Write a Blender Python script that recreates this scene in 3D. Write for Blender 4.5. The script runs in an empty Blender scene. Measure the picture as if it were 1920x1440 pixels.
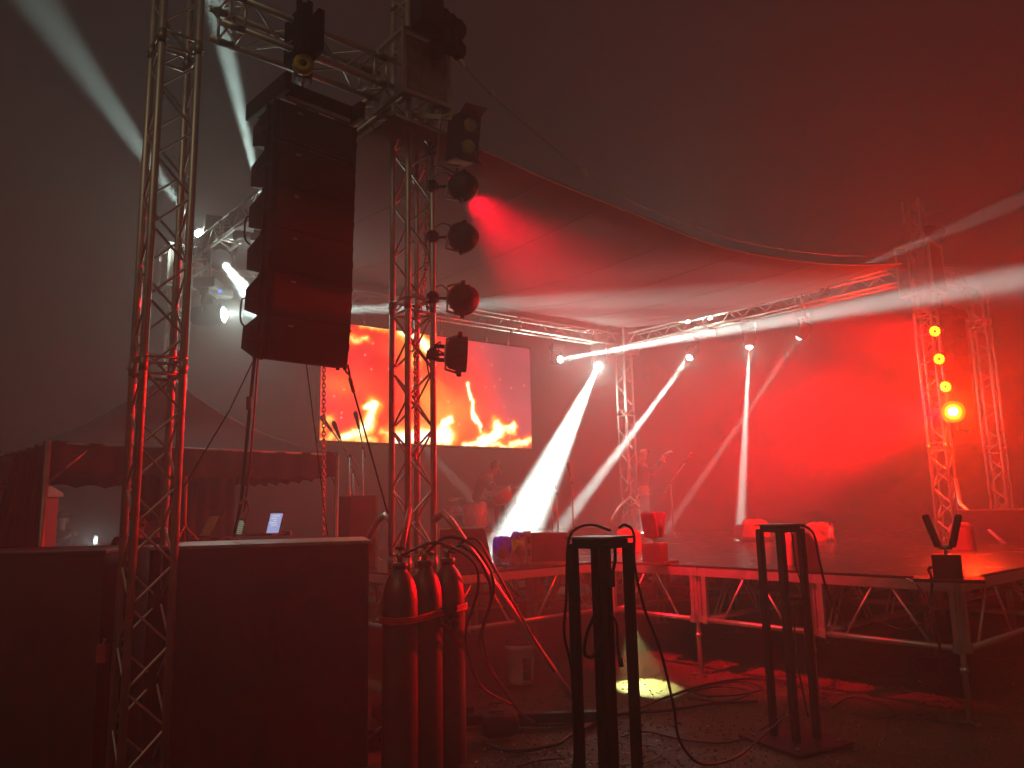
import bpy, bmesh, math, random
import numpy as np
from mathutils import Vector, Matrix, Quaternion
random.seed(7)
rng = np.random.default_rng(3)
scene = bpy.context.scene
C = scene.collection
R = math.radians
V = Vector

# ---------------------------------------------------------------- camera
FPX, PITCH, ROLL, EYE = 1443.0, math.atan(1443/8840), math.atan(190/8840), 1.65
_r = V((1, 0, 0)); _f = V((0, math.cos(PITCH), math.sin(PITCH))); _u = V((0, -math.sin(PITCH), math.cos(PITCH)))
CR = _r*math.cos(ROLL) - _u*math.sin(ROLL); CU = _u*math.cos(ROLL) + _r*math.sin(ROLL); CF = _f
cam = bpy.data.cameras.new('camera'); cam_o = bpy.data.objects.new('camera', cam); C.objects.link(cam_o)
cam.sensor_width = 36; cam.lens = 36*FPX/1920; cam.clip_start = 0.05; cam.clip_end = 1000
m = Matrix((CR, CU, -CF)).transposed().to_4x4(); m.translation = V((0, 0, EYE)); cam_o.matrix_world = m
scene.camera = cam_o
def ray(x, y): return CF + CR*((x-960)/FPX) - CU*((y-720)/FPX)
def at(x, y, Y): d = ray(x, y); return V((0, 0, EYE)) + d*(Y/d.y)
def atz(x, y, z): d = ray(x, y); return V((0, 0, EYE)) + d*((z-EYE)/d.z)
def atp(x, y, P, n):
    d = ray(x, y); o = V((0, 0, EYE)); return o + d*((V(P)-o).dot(n)/d.dot(n))

# ---------------------------------------------------------------- world, night light, exposure
w = bpy.data.worlds.new('World'); scene.world = w; w.use_nodes = True
wn = w.node_tree.nodes; bg = wn['Background']
bg.inputs['Color'].default_value = (1, 0.44, 0.46, 1); bg.inputs['Strength'].default_value = 0.028
sun = bpy.data.lights.new('spill_sun', 'SUN'); sun.energy = 0.42; sun.angle = R(25); sun.color = (1, .78, .42)
so = bpy.data.objects.new('spill_sun', sun); C.objects.link(so)
so.rotation_euler = (R(52), 0, R(-25))       # stands in for unseen spill light, from behind the camera, to its left
scene.view_settings.view_transform = 'Standard'; scene.view_settings.look = 'None'
scene.view_settings.exposure = 0; scene.view_settings.gamma = 1
cy = scene.cycles
cy.max_bounces = 4; cy.diffuse_bounces = 2; cy.glossy_bounces = 2; cy.transmission_bounces = 2
cy.transparent_max_bounces = 8; cy.volume_bounces = 0; cy.caustics_reflective = False; cy.caustics_refractive = False
cy.sample_clamp_indirect = 4; cy.use_denoising = True
HAZE = 0.042

# ---------------------------------------------------------------- materials
def mat(name, col, rough=.5, metal=0, var=.15, scale=20, bump=0, spec=.5, emit=None, estr=0, rvar=.12):
    m = bpy.data.materials.new(name); m.use_nodes = True
    nt = m.node_tree; b = nt.nodes['Principled BSDF']
    b.inputs['Metallic'].default_value = metal; b.inputs['Specular IOR Level'].default_value = spec
    tc = nt.nodes.new('ShaderNodeTexCoord'); n = nt.nodes.new('ShaderNodeTexNoise')
    n.inputs['Scale'].default_value = scale; n.inputs['Detail'].default_value = 5
    nt.links.new(tc.outputs['Object'], n.inputs['Vector'])
    r = nt.nodes.new('ShaderNodeValToRGB')
    r.color_ramp.elements[0].position = .3; r.color_ramp.elements[1].position = .7
    r.color_ramp.elements[0].color = tuple(max(0, c*(1-var)) for c in col)+(1,)
    r.color_ramp.elements[1].color = tuple(min(1, c*(1+var)) for c in col)+(1,)
    nt.links.new(n.outputs['Fac'], r.inputs['Fac']); nt.links.new(r.outputs['Color'], b.inputs['Base Color'])
    mr = nt.nodes.new('ShaderNodeMapRange'); mr.inputs['To Min'].default_value = max(.05, rough-rvar); mr.inputs['To Max'].default_value = min(1, rough+rvar)
    nt.links.new(n.outputs['Fac'], mr.inputs['Value']); nt.links.new(mr.outputs['Result'], b.inputs['Roughness'])
    if bump:
        bp = nt.nodes.new('ShaderNodeBump'); bp.inputs['Strength'].default_value = bump; bp.inputs['Distance'].default_value = .02
        nt.links.new(n.outputs['Fac'], bp.inputs['Height']); nt.links.new(bp.outputs['Normal'], b.inputs['Normal'])
    if emit:
        b.inputs['Emission Color'].default_value = tuple(emit)+(1,); b.inputs['Emission Strength'].default_value = estr
    return m
M = dict(
    alu=mat('aluminium', (.66, .64, .6), .44, .9, .12, 9),
    steel=mat('dull_steel', (.35, .33, .31), .45, .7, .25, 14),
    black=mat('black_paint', (.022, .02, .022), .55, 0, .3, 12, .1),
    grille=mat('black_grille', (.03, .028, .03), .6, .2, .35, 90, .3),
    cab=mat('black_cabinet', (.018, .016, .018), .7, 0, .3, 40, .15),
    rubber=mat('black_rubber', (.02, .02, .02), .45, 0, .2, 30),
    cloth=mat('black_cloth', (.012, .010, .011), .9, 0, .3, 30, .3, .1),
    roof=mat('roof_canvas', (.13, .12, .12), .85, 0, .1, .8, .2, .2),
    tent=mat('tent_canvas', (.07, .07, .085), .85, 0, .12, 1.5, .2, .2),
    valance=mat('tent_valance', (.03, .026, .03), .85, 0, .15, 3, .1, .2),
    deck=mat('deck_surface', (.02, .018, .018), .24, 0, .4, 3, .0),
    ply=mat('deck_edge', (.3, .24, .17), .6, 0, .3, 18, .1),
    ground=None,
    cyl=mat('cylinder_paint', (.02, .018, .018), .45, 0, .7, 11, .15, rvar=.2),
    brass=mat('brass_valve', (.45, .32, .14), .35, .9),
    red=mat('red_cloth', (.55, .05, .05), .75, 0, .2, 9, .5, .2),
    redpl_lit=mat('red_plastic_and_lit', (.4, .06, .05), .5, 0, .15, 5),  # red plastic; on red lit things it paints in the red light
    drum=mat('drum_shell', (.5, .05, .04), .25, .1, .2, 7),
    chrome=mat('chrome', (.8, .8, .8), .18, 1),
    head=mat('drum_skin', (.7, .68, .65), .6),
    grey=mat('grey_plastic', (.32, .33, .35), .5, 0, .1, 6),
    white=mat('white_plastic', (.72, .7, .66), .45, 0, .08, 6),
    blue=mat('blue_wrap', (.015, .06, .8), .25, 0, .4, 14, .6),
    yellow=mat('yellow_wrap', (.6, .52, .01), .25, 0, .4, 14, .6),
    clear=mat('pale_wrap', (.4, .5, .5), .2, 0, .15, 14, .6),
    hoist=mat('yellow_hoist', (.6, .45, .02), .4, .1, .15, 12),
    wood=mat('pale_board', (.5, .42, .33), .7, 0, .2, 10),
    tan=mat('tan_board', (.42, .34, .22), .6, 0, .15, 10),
    lensy=mat('yellow_lens', (.42, .4, .16), .25, 0, .25, 60, .2),
    skin=mat('skin', (.3, .18, .12), .5, 0, .1, 15),
    hair=mat('hair', (.03, .02, .015), .7, 0, .2, 60, .4),
    jacket=mat('dark_jacket', (.012, .011, .012), .85, 0, .2, 12, .3),
    shirt=mat('grey_shirt', (.05, .045, .045), .85, 0, .2, 12, .3),
    jeans=mat('dark_trousers', (.012, .013, .018), .85, 0, .2, 20, .2),
    tape=mat('red_strap', (.5, .03, .03), .5, 0, .2, 20, .3),
    paper=mat('scrap_and_glint', (.7, .7, .68), .3, 0, .1, 5),
)
def emis(name, col, s):
    m = bpy.data.materials.new(name); m.use_nodes = True; nt = m.node_tree
    b = nt.nodes['Principled BSDF']; b.inputs['Base Color'].default_value = (.05, .05, .05, 1)
    b.inputs['Emission Color'].default_value = tuple(col)+(1,); b.inputs['Emission Strength'].default_value = s
    m.cycles.emission_sampling = 'NONE'; return m
for _k in ('blue', 'yellow', 'clear'):      # thin plastic wrap lets light through
    _t = M[_k].node_tree; _tr = _t.nodes.new('ShaderNodeBsdfTranslucent'); _mx = _t.nodes.new('ShaderNodeMixShader'); _mx.inputs[0].default_value = .65
    _c = [n for n in _t.nodes if n.type == 'VALTORGB'][0]; _t.links.new(_c.outputs['Color'], _tr.inputs['Color'])
    _t.links.new(_t.nodes['Principled BSDF'].outputs[0], _mx.inputs[1]); _t.links.new(_tr.outputs[0], _mx.inputs[2]); _t.links.new(_mx.outputs[0], _t.nodes['Material Output'].inputs['Surface'])
M['cyl'].node_tree.nodes['Principled BSDF'].inputs['Coat Weight'].default_value = 1; M['cyl'].node_tree.nodes['Principled BSDF'].inputs['Coat Roughness'].default_value = .42
M['lamp'] = emis('lamp_white', (.8, 1, .95), 30)
M['lampbig'] = emis('lamp_bright', (.88, 1, .93), 60)
M['lampdim'] = emis('lamp_dim', (.85, 1, .93), 9)
M['led_y'] = emis('led_amber', (1, .8, .03), 4)
M['led_hot'] = emis('led_hot', (1, .75, .35), 30)
M['glare_y'] = emis('glare_yellow', (1, .8, .02), 2.5); M['glare_o'] = emis('glare_orange', (1, .32, .0), 1.3)
M['led_red'] = emis('display_red', (1, .02, .03), 5)
M['led_blue'] = emis('indicator_blue', (.02, .08, 1), 5)
M['scr'] = emis('laptop_glow', (.35, .45, .75), 1.0)
M['scr2'] = emis('desk_glow', (.35, .6, .4), .8)
M['scrt'] = emis('screen_text', (.9, .95, 1), 1.0)

# ---------------------------------------------------------------- mesh helpers
ORG = {}
def setp(o, label=None, cat=None, group=None, kind=None):
    if label: o['label'] = label
    if cat: o['category'] = cat; o['kind'] = 'thing'
    if group: o['group'] = group
    if kind: o['kind'] = kind
    return o
def thing(name, label, cat, loc=(0, 0, 0), rot=None, group=None):
    o = bpy.data.objects.new(name, None); C.objects.link(o); o.location = loc
    o.empty_display_size = .2
    if rot is not None:
        o.rotation_mode = 'QUATERNION'; o.rotation_quaternion = rot if isinstance(rot, Quaternion) else Quaternion((0, 0, 1), rot)
        ORG[o.name] = None
    else: ORG[o.name] = V(loc)
    return setp(o, label, cat, group)
def basis(t):
    t = t.normalized(); a = V((0, 0, 1)) if abs(t.z) < .95 else V((1, 0, 0))
    e1 = a.cross(t).normalized(); return e1, t.cross(e1)
class MB:
    def __init__(s): s.v = []; s.f = []; s.sm = []
    def add(s, vs, fs, smooth=False):
        b = len(s.v); s.v += [V(x) for x in vs]; s.f += [tuple(i+b for i in f) for f in fs]; s.sm += [smooth]*len(fs); return s
    def box(s, c, size, ax=None, bev=0):
        c = V(c); X, Y, Z = ax if ax else (V((1, 0, 0)), V((0, 1, 0)), V((0, 0, 1)))
        hx, hy, hz = [d/2 for d in size]
        if bev <= 0:
            vs = [c+X*(i*hx)+Y*(j*hy)+Z*(k*hz) for k in (-1, 1) for j in (-1, 1) for i in (-1, 1)]
            return s.add(vs, [(0, 2, 3, 1), (4, 5, 7, 6), (0, 1, 5, 4), (2, 6, 7, 3), (0, 4, 6, 2), (1, 3, 7, 5)])
        bev = min(bev, hx*.9, hy*.9, hz*.9)
        bm = bmesh.new(); bmesh.ops.create_cube(bm, size=1)
        for q in bm.verts: q.co = V((q.co.x*2*hx, q.co.y*2*hy, q.co.z*2*hz))
        bmesh.ops.bevel(bm, geom=bm.edges[:], offset=bev, segments=2, affect='EDGES', profile=.6)
        bm.verts.index_update()
        vs = [c+X*q.co.x+Y*q.co.y+Z*q.co.z for q in bm.verts]; fs = [tuple(q.index for q in f.verts) for f in bm.faces]; bm.free()
        return s.add(vs, fs)
    def cyl(s, a, b, r, r2=None, n=12, cap=True, smooth=True):
        a, b = V(a), V(b); r2 = r if r2 is None else r2; e1, e2 = basis(b-a)
        vs = []
        for p, q in ((a, r), (b, r2)):
            for k in range(n): t = 2*math.pi*k/n; vs.append(p+e1*(q*math.cos(t))+e2*(q*math.sin(t)))
        s.add(vs, [(k, (k+1) % n, n+(k+1) % n, n+k) for k in range(n)], smooth)
        if cap: s.add(vs[:n], [tuple(range(n-1, -1, -1))]); s.add(vs[n:], [tuple(range(n))])
        return s
    def tube(s, pts, r, n=8, smooth=True, cap=True, closed=False):
        pts = [V(p) for p in pts]; N = len(pts); rs = r if isinstance(r, (list, tuple)) else [r]*N
        vs = []; e1 = None
        for i, p in enumerate(pts):
            t = (pts[(i+1) % N]-pts[i-1]) if closed else (pts[min(i+1, N-1)]-pts[max(i-1, 0)])
            if t.length < 1e-9: t = V((0, 0, 1))
            t.normalize()
            if e1 is None: e1, _ = basis(t)
            e1 = (e1-t*e1.dot(t))
            if e1.length < 1e-6: e1, _ = basis(t)
            e1.normalize(); e2 = t.cross(e1)
            for k in range(n): a = 2*math.pi*k/n; vs.append(p+e1*(rs[i]*math.cos(a))+e2*(rs[i]*math.sin(a)))
        M_ = N if closed else N-1
        s.add(vs, [(i*n+k, i*n+(k+1) % n, ((i+1) % N)*n+(k+1) % n, ((i+1) % N)*n+k) for i in range(M_) for k in range(n)], smooth)
        if cap and not closed: s.add(vs[:n], [tuple(range(n-1, -1, -1))]); s.add(vs[-n:], [tuple(range(n))])
        return s
    def lathe(s, prof, o=(0, 0, 0), axis=(0, 0, 1), n=24):
        o = V(o); ax = V(axis).normalized(); e1, e2 = basis(ax); vs = []
        for r, h in prof:
            for k in range(n): a = 2*math.pi*k/n; vs.append(o+ax*h+e1*(r*math.cos(a))+e2*(r*math.sin(a)))
        s.add(vs, [(i*n+k, i*n+(k+1) % n, (i+1)*n+(k+1) % n, (i+1)*n+k) for i in range(len(prof)-1) for k in range(n)], True)
        if prof[0][0] > 1e-4: s.add(vs[:n], [tuple(range(n-1, -1, -1))])
        if prof[-1][0] > 1e-4: s.add(vs[-n:], [tuple(range(n))])
        return s
    def ball(s, c, r, n=12, sq=(1, 1, 1)):
        vs = []; c = V(c); m_ = n//2
        for i in range(m_+1):
            a = math.pi*i/m_
            for k in range(n): b = 2*math.pi*k/n; vs.append(c+V((r*sq[0]*math.sin(a)*math.cos(b), r*sq[1]*math.sin(a)*math.sin(b), r*sq[2]*math.cos(a))))
        return s.add(vs, [(i*n+k, i*n+(k+1) % n, (i+1)*n+(k+1) % n, (i+1)*n+k) for i in range(m_) for k in range(n)], True)
    def prism(s, poly, d):   # poly: list of 3-D points of one face, d: extrusion vector
        n = len(poly); p = [V(q) for q in poly]; d = V(d)
        return s.add(p+[q+d for q in p], [tuple(range(n)), tuple(range(2*n-1, n-1, -1))]+[(i, n+i, n+(i+1) % n, (i+1) % n) for i in range(n)])
    def build(s, name, m, parent=None, local=False, **kw):
        off = V((0, 0, 0))
        if parent is not None and not local:
            q = parent
            while q is not None and q.name not in ORG: q = q.parent
            if q is not None and ORG[q.name] is not None: off = ORG[q.name]
        me = bpy.data.meshes.new(name)
        me.from_pydata([tuple(v-off) for v in s.v], [], s.f); me.update()
        me.polygons.foreach_set('use_smooth', s.sm)
        bm = bmesh.new(); bm.from_mesh(me)
        bmesh.ops.remove_doubles(bm, verts=bm.verts[:], dist=1e-5)
        bmesh.ops.recalc_face_normals(bm, faces=bm.faces[:]); bm.to_mesh(me); bm.free()
        me.materials.append(m if not isinstance(m, str) else M[m])
        o = bpy.data.objects.new(name, me); C.objects.link(o)
        if parent is not None: o.parent = parent
        if kw: setp(o, **kw)
        return o
def copy_tree(o, parent=None):
    c = o.copy(); C.objects.link(c)
    if parent is not None: c.parent = parent
    for ch in list(o.children): copy_tree(ch, c)
    return c
def sm_path(pts, n=8):     # Catmull-Rom
    pts = [V(p) for p in pts]; P = [pts[0]*2-pts[1]]+pts+[pts[-1]*2-pts[-2]]; out = []
    for i in range(1, len(P)-2):
        for k in range(n):
            t = k/n; a, b, c, d = P[i-1], P[i], P[i+1], P[i+2]
            out.append(.5*((2*b)+(c-a)*t+(2*a-5*b+4*c-d)*t*t+(3*b-a-3*c+d)*t**3))
    return out+[pts[-1]]
def spot(name, loc, target, watts, deg, col=(1, 1, 1), blend=.25, size=.03, parent=None):
    l = bpy.data.lights.new(name, 'SPOT'); l.energy = watts; l.spot_size = R(deg); l.spot_blend = blend; l.color = col; l.shadow_soft_size = size
    o = bpy.data.objects.new(name, l); C.objects.link(o); d = V(target)-V(loc)
    o.rotation_mode = 'QUATERNION'; o.rotation_quaternion = d.to_track_quat('-Z', 'Y'); o.location = loc
    o['kind'] = 'helper'
    return o
def point(name, loc, watts, col, size=.05):
    l = bpy.data.lights.new(name, 'POINT'); l.energy = watts; l.color = col; l.shadow_soft_size = size
    o = bpy.data.objects.new(name, l); C.objects.link(o); o.location = loc; return o

# ---------------------------------------------------------------- layout frame of the rig
PH = R(40); U = V((math.cos(PH), math.sin(PH), 0)); W = V((math.sin(PH), -math.cos(PH), 0)); Z = V((0, 0, 1))
T0 = V((-2.30, 4.92, 0)); T1 = V((-.808, 6.17, 0))
_q = at(1774, 937, 11.8); T2 = V((_q.x, _q.y, 0)); _q = at(1878, 937, 12.7); T3 = V((_q.x, _q.y, 0))
_q = at(1181, 937, 16.6); TB = V((_q.x, _q.y, 0)); TL = T1 + (TB-T2)
ZB = 5.25
DK = 1.06      # stage deck height
C0 = atz(1830, 1362, 0); C0.z = 0

# ---------------------------------------------------------------- ground
def ground():
    b = MB(); xs = np.concatenate([np.linspace(-90, -8, 12), np.linspace(-7, 9, 110), np.linspace(10, 90, 12)])
    ys = np.concatenate([np.linspace(-90, -1, 8), np.linspace(0, 13, 100), np.linspace(14, 95, 14)])
    def h(x, y):
        if abs(x) > 9 or y < 0 or y > 13: return 0
        return .012*math.sin(x*3.1+math.sin(y*2.3))*math.sin(y*2.7+x)+.006*math.sin(x*11+y*4)*math.sin(y*9-x*5)-.014
    vs = [V((x, y, h(x, y))) for y in ys for x in xs]; n = len(xs)
    b.add(vs, [(j*n+i, j*n+i+1, (j+1)*n+i+1, (j+1)*n+i) for j in range(len(ys)-1) for i in range(n-1)], True)
    g = bpy.data.materials.new('dirt'); g.use_nodes = True; nt = g.node_tree; p = nt.nodes['Principled BSDF']
    tc = nt.nodes.new('ShaderNodeTexCoord')
    def noise(sc, d=8):
        q = nt.nodes.new('ShaderNodeTexNoise'); q.inputs['Scale'].default_value = sc; q.inputs['Detail'].default_value = d
        nt.links.new(tc.outputs['Object'], q.inputs['Vector']); return q
    n1 = noise(1.3); n2 = noise(28); r = nt.nodes.new('ShaderNodeValToRGB'); cr = r.color_ramp
    cr.elements[0].position = .3; cr.elements[0].color = (.07, .05, .035, 1); cr.elements[1].position = .75; cr.elements[1].color = (.2, .165, .11, 1)
    mx = nt.nodes.new('ShaderNodeMath'); mx.operation = 'MULTIPLY_ADD'; mx.inputs[1].default_value = .45
    nt.links.new(n2.outputs['Fac'], mx.inputs[0])
    m2 = nt.nodes.new('ShaderNodeMath'); m2.operation = 'MULTIPLY'; m2.inputs[1].default_value = .55; nt.links.new(n1.outputs['Fac'], m2.inputs[0])
    nt.links.new(m2.outputs[0], mx.inputs[2]); nt.links.new(mx.outputs[0], r.inputs['Fac']); nt.links.new(r.outputs['Color'], p.inputs['Base Color'])
    mr = nt.nodes.new('ShaderNodeMapRange'); mr.inputs['To Min'].default_value = .35; mr.inputs['To Max'].default_value = 1.0
    nt.links.new(n1.outputs['Fac'], mr.inputs['Value']); nt.links.new(mr.outputs['Result'], p.inputs['Roughness'])
    bp = nt.nodes.new('ShaderNodeBump'); bp.inputs['Strength'].default_value = .9; bp.inputs['Distance'].default_value = .03
    nt.links.new(mx.outputs[0], bp.inputs['Height']); nt.links.new(bp.outputs['Normal'], p.inputs['Normal'])
    b.build('ground', g, kind='structure')
ground()

# ---------------------------------------------------------------- trusses
def truss(name, label, A, B, e1, group=None, s=.24, r=.025, joints=(), start=.24, npitch=None, fine=True):
    A, B = V(A), V(B); t = (B-A).normalized(); L = (B-A).length; e2 = t.cross(e1).normalized()
    o = thing(name, label, 'truss', A, group=group); n = 14 if fine else 8
    cs = [(-1, -1), (1, -1), (1, 1), (-1, 1)]
    cp = [A+e1*(a*s/2)+e2*(b*s/2) for a, b in cs]
    for p in cp: MB().cyl(p, p+t*L, r, n=n).build('chord', 'alu', o)
    k = npitch or max(2, round(L/s)); st = L/k; br = r*.36
    for i in range(4):
        p, q = cp[i], cp[(i+1) % 4]; b = MB(); flip = i % 2
        for j in range(k):
            a, c = (p, q) if (j+flip) % 2 == 0 else (q, p)
            d = (c-a).normalized()*r*.7
            b.cyl(a+t*(st*j+.02)+d, c+t*(st*(j+1)-.02)-d, br, n=6, cap=False)
        b.build('lacing', 'alu', o)
    for z in joints:
        b = MB()
        for dz in (-.055, .055):
            for i in range(4): b.cyl(cp[i]+t*(z+dz), cp[(i+1) % 4]+t*(z+dz), br*1.3, n=6)
        b.build('joint_frame', 'alu', o)
        for i in range(4):
            b = MB(); b.cyl(cp[i]+t*(z-.05), cp[i]+t*(z+.05), r*1.12, n=12); b.cyl(cp[i]+t*z-e1*r*1.6, cp[i]+t*z+e1*r*1.6, .006, n=6)
            b.build('coupler', 'steel', o)
    return o, cp
def tower(name, label, P, H, joints, group, base=True, fine=True):
    o, cp = truss(name, label, P+Z*.16, P+Z*H, U, group, joints=joints, fine=fine)
    b = MB()
    for d in (U, W): b.box(P+Z*.06, (1.1, .08, .08), (d, Z.cross(d), Z)) if d is U else b.box(P+Z*.061, (.08, 1.1, .082), (U, -W, Z))
    b.box(P+Z*.125, (.36, .36, .05), (U, -W, Z)); b.build('base_cross', 'black', o)
    return o, cp
GT = 'truss towers of the stage rig'
t0, cp0 = tower('truss_tower', 'nearest truss tower at far left, in front of the black draped table', T0, 6.9, (2.45, 4.7), GT)
t1, cp1 = tower('truss_tower', 'central truss tower carrying round lamps on its right side', T1, 6.6, (1.1, 3.15, 5.9), GT)
t2, cp2 = tower('truss_tower', 'hazy truss tower at right carrying the glowing amber lamps', T2, 6.4, (2.3, 4.4), GT, fine=False)
t3, cp3 = tower('truss_tower', 'rightmost truss tower, outboard of the far hanging speakers', T3, 5.3, (2.3, 4.4), GT, fine=False)
tb, cpb = tower('truss_tower', 'red lit truss tower at the back corner right of the video wall', TB, ZB, (1.5, 3.5), GT, fine=False)
tl, cpl = tower('truss_tower', 'dim truss tower at the back left corner behind the nearest tower', TL, ZB, (2.3, 4.4), GT, fine=False)
# outrigger struts of the central and back right tower
def strut(o, a, b, r=.03, m='alu'): MB().cyl(a, b, r, n=12).build('outrigger', m, o)
FLc = cp1[0]
def hexbar(o, pts, r=.03, m='alu', name='outrigger'): MB().tube([V(p) for p in pts], r, n=10).build(name, m, o)
c_ = at(832, 962, 6.05)
hexbar(t1, [cp1[1]+Z*1.42, c_, at(846, 978, 6.03), at(1072, 1308, 6.5)], .028)
hexbar(t1, [cp1[0]+(cp1[3]-cp1[0])*1+Z*1.42, at(722, 966, 6.4), at(708, 978, 6.45), at(600, 1180, 7.2)], .028)
MB().cyl(at(768, 955, 5.95), at(752, 1040, 5.55), .022, n=10).build('outrigger', 'redpl_lit', t1, label='short red strut leaning off the tower')
b = MB(); a0 = at(862, 1322, 6.3); a1 = at(1128, 1332, 6.35); a0.z = a1.z = .05
d = (a1-a0); b.box((a0+a1)/2, (d.length, .07, .07), (d.normalized(), Z.cross(d.normalized()), Z)); b.cyl(at(1076, 1290, 6.5), V((at(1076, 1290, 6.5).x, 6.5, .02)), .02)
b.build('base_leg', 'black', t1)
hexbar(tb, [cpb[0]+Z*1.7, at(1160, 952, 16.3), at(1146, 975, 16.0)], .035)
hexbar(tb, [cpb[2]+Z*1.7, at(1204, 952, 16.9), at(1212, 962, 17.2)], .035)
hexbar(t2, [cp2[1]+Z*1.8, at(1800, 945, 11.4), at(1895, 1030, 10.6)], .03)
# sleeve blocks
def sleeve(P, label, zc, fine=True, w=.46, h=.62, dz=0):
    o = thing('sleeve_block', label, 'sleeve block', P+Z*(zc-h/2), group='sleeve blocks on the towers'); s = w/2
    ax = (U, -W, Z)
    for d, e in ((-W, U),):
        for g in (-1,):
            MB().box(P+d*(g*(s-.004))+Z*zc, (.006 if d is U else w-.05, .006 if d is not U else w-.05, h-.08), ax).build('side_plate', 'steel', o)
    b = MB()
    for zz in (-h/2, h/2):
        for g in (-1, 1):
            b.box(P+U*(g*s)+Z*(zc+zz), (.035, w+.035, .035), ax); b.box(P-W*(g*s)+Z*(zc+zz+.002), (w-.036, .035, .035), ax)
    for i in (-1, 1):
        for j in (-1, 1): b.box(P+U*(i*s)-W*(j*s)+Z*zc, (.033, .033, h-.036), ax)
    b.build('frame', 'alu', o)
    b = MB()
    for i in (-1, 1):
        for j in (-1, 1):
            q = P+U*(i*(s-.07))-W*(j*(s-.07))+Z*(zc-h/2+.02)
            b.cyl(q-U*.04, q+U*.04, .03, n=12); b.cyl(q-W*.06, q+W*.06, .012, n=8)
    b.build('roller', 'steel', o); return o
sleeve(T1, 'boxy sleeve block on the central tower where the beams meet', ZB+.1, h=.56)
sleeve(T2, 'hazy sleeve block on the right tower at the end of the beam', ZB, w=.5, h=.8)
sleeve(TL, 'sleeve block on the dim back left tower', ZB)
sleeve(TB, 'sleeve block at the back right corner of the rig', ZB)
# beams
def beam(label, A, B, ca=.26, cb=.26, joints=None, fine=False):
    d = (B-A).normalized(); A = A+d*ca+Z*ZB; B = B-d*cb+Z*ZB
    L = (B-A).length
    return truss('truss_beam', label, A, B, Z.cross(d).normalized(), 'horizontal truss beams of the rig', joints=joints if joints is not None else [2.0*k for k in range(1, int(L/2)+1) if 2.0*k < L-.3], fine=fine)
beam('short truss beam over the hanging speakers at top left', T0, T1, joints=(.12, 1.3), fine=True)
bl, _ = beam('left side truss beam running back from the central tower, lit white at its far end', T1, TL)
bb, _ = beam('back truss beam above the video wall', TL, TB)
br, _ = beam('right side truss beam with two white lamps shining through it', TB, T2)
beam('short outer beam holding the far hanging speakers', T2, T3)
# crossbar on the central tower, seen lit below the sleeve block
b = MB(); q0 = at(703, 211, 6.25); q1 = at(854, 222, 5.9); d = (q1-q0).normalized()
b.box((q0+q1)/2, ((q1-q0).length, .02, .042), (d, Z.cross(d), Z)); b.build('crossbar', 'wood', t1)

# ---------------------------------------------------------------- roof canvas with sagging front edge
n12 = V(((T2-T1).y, -(T2-T1).x, 0)).normalized(); P12 = T1+n12*.35
edge_px = [(742, 215), (905, 281), (1000, 325), (1100, 366), (1180, 397), (1320, 453), (1400, 474), (1500, 490), (1600, 497), (1690, 494)]
fr = sm_path([atp(x, y, P12, n12) for x, y in edge_px], 4)
bk = [TL.lerp(TB, i/(len(fr)-1))+Z*(ZB+.3) for i in range(len(fr))]
b = MB(); ns = 14; vs = []
for k in range(ns+1):
    for i in range(len(fr)):
        t = k/ns; p = fr[i].lerp(bk[i], t); p = p+Z*(.012*math.sin(i*.8+t*9)-.15*math.sin(math.pi*t)); vs.append(p)
n = len(fr)
for off in (0, 1):
    pass
top = [v+Z*.012 for v in vs]
b.add(vs+top, [(k*n+i, k*n+i+1, (k+1)*n+i+1, (k+1)*n+i) for k in range(ns) for i in range(n-1)]+[(len(vs)+k*n+i, len(vs)+(k+1)*n+i, len(vs)+(k+1)*n+i+1, len(vs)+k*n+i+1) for k in range(ns) for i in range(n-1)]+[(i, len(vs)+i, len(vs)+i+1, i+1) for i in range(n-1)], True)
ro = b.build('canvas_canopy', 'roof'); setp(ro, 'sagging canvas stage roof stretched between the towers', 'canvas roof')
for i in range(4, len(fr)-1, 5):
    MB().tube([vs[k*n+i]-Z*.006 for k in range(ns+1)], .0025, n=5).build('seam', 'valance', ro, local=True)
MB().tube(fr, .009, n=8).build('edge_rope', 'wood', ro, local=True)
gw_px = [(862, 112), (915, 172), (1000, 245), (1100, 326), (1200, 385), (1297, 421), (1400, 455), (1560, 478), (1700, 480)]
gwp = [atp(x, y, P12+n12*.25, n12) for x, y in gw_px]
gw = MB().tube(sm_path(gwp, 6), .004, n=6).build('safety_line', 'steel'); setp(gw, 'thin sagging line with small clips above the roof edge', 'cable')
b = MB()
for i, (x, y) in enumerate([(867, 118), (925, 176), (1098, 324), (1300, 420), (1477, 468)]):
    p = atp(x, y, P12+n12*.25, n12); b.box(p, (.03, .02, .07), (V((.8, .3, .5)).normalized(), V((-.3, .95, 0)).normalized(), V((-.5, 0, .86)).normalized()))
b.build('clip', 'wood', gw, local=True)

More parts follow.
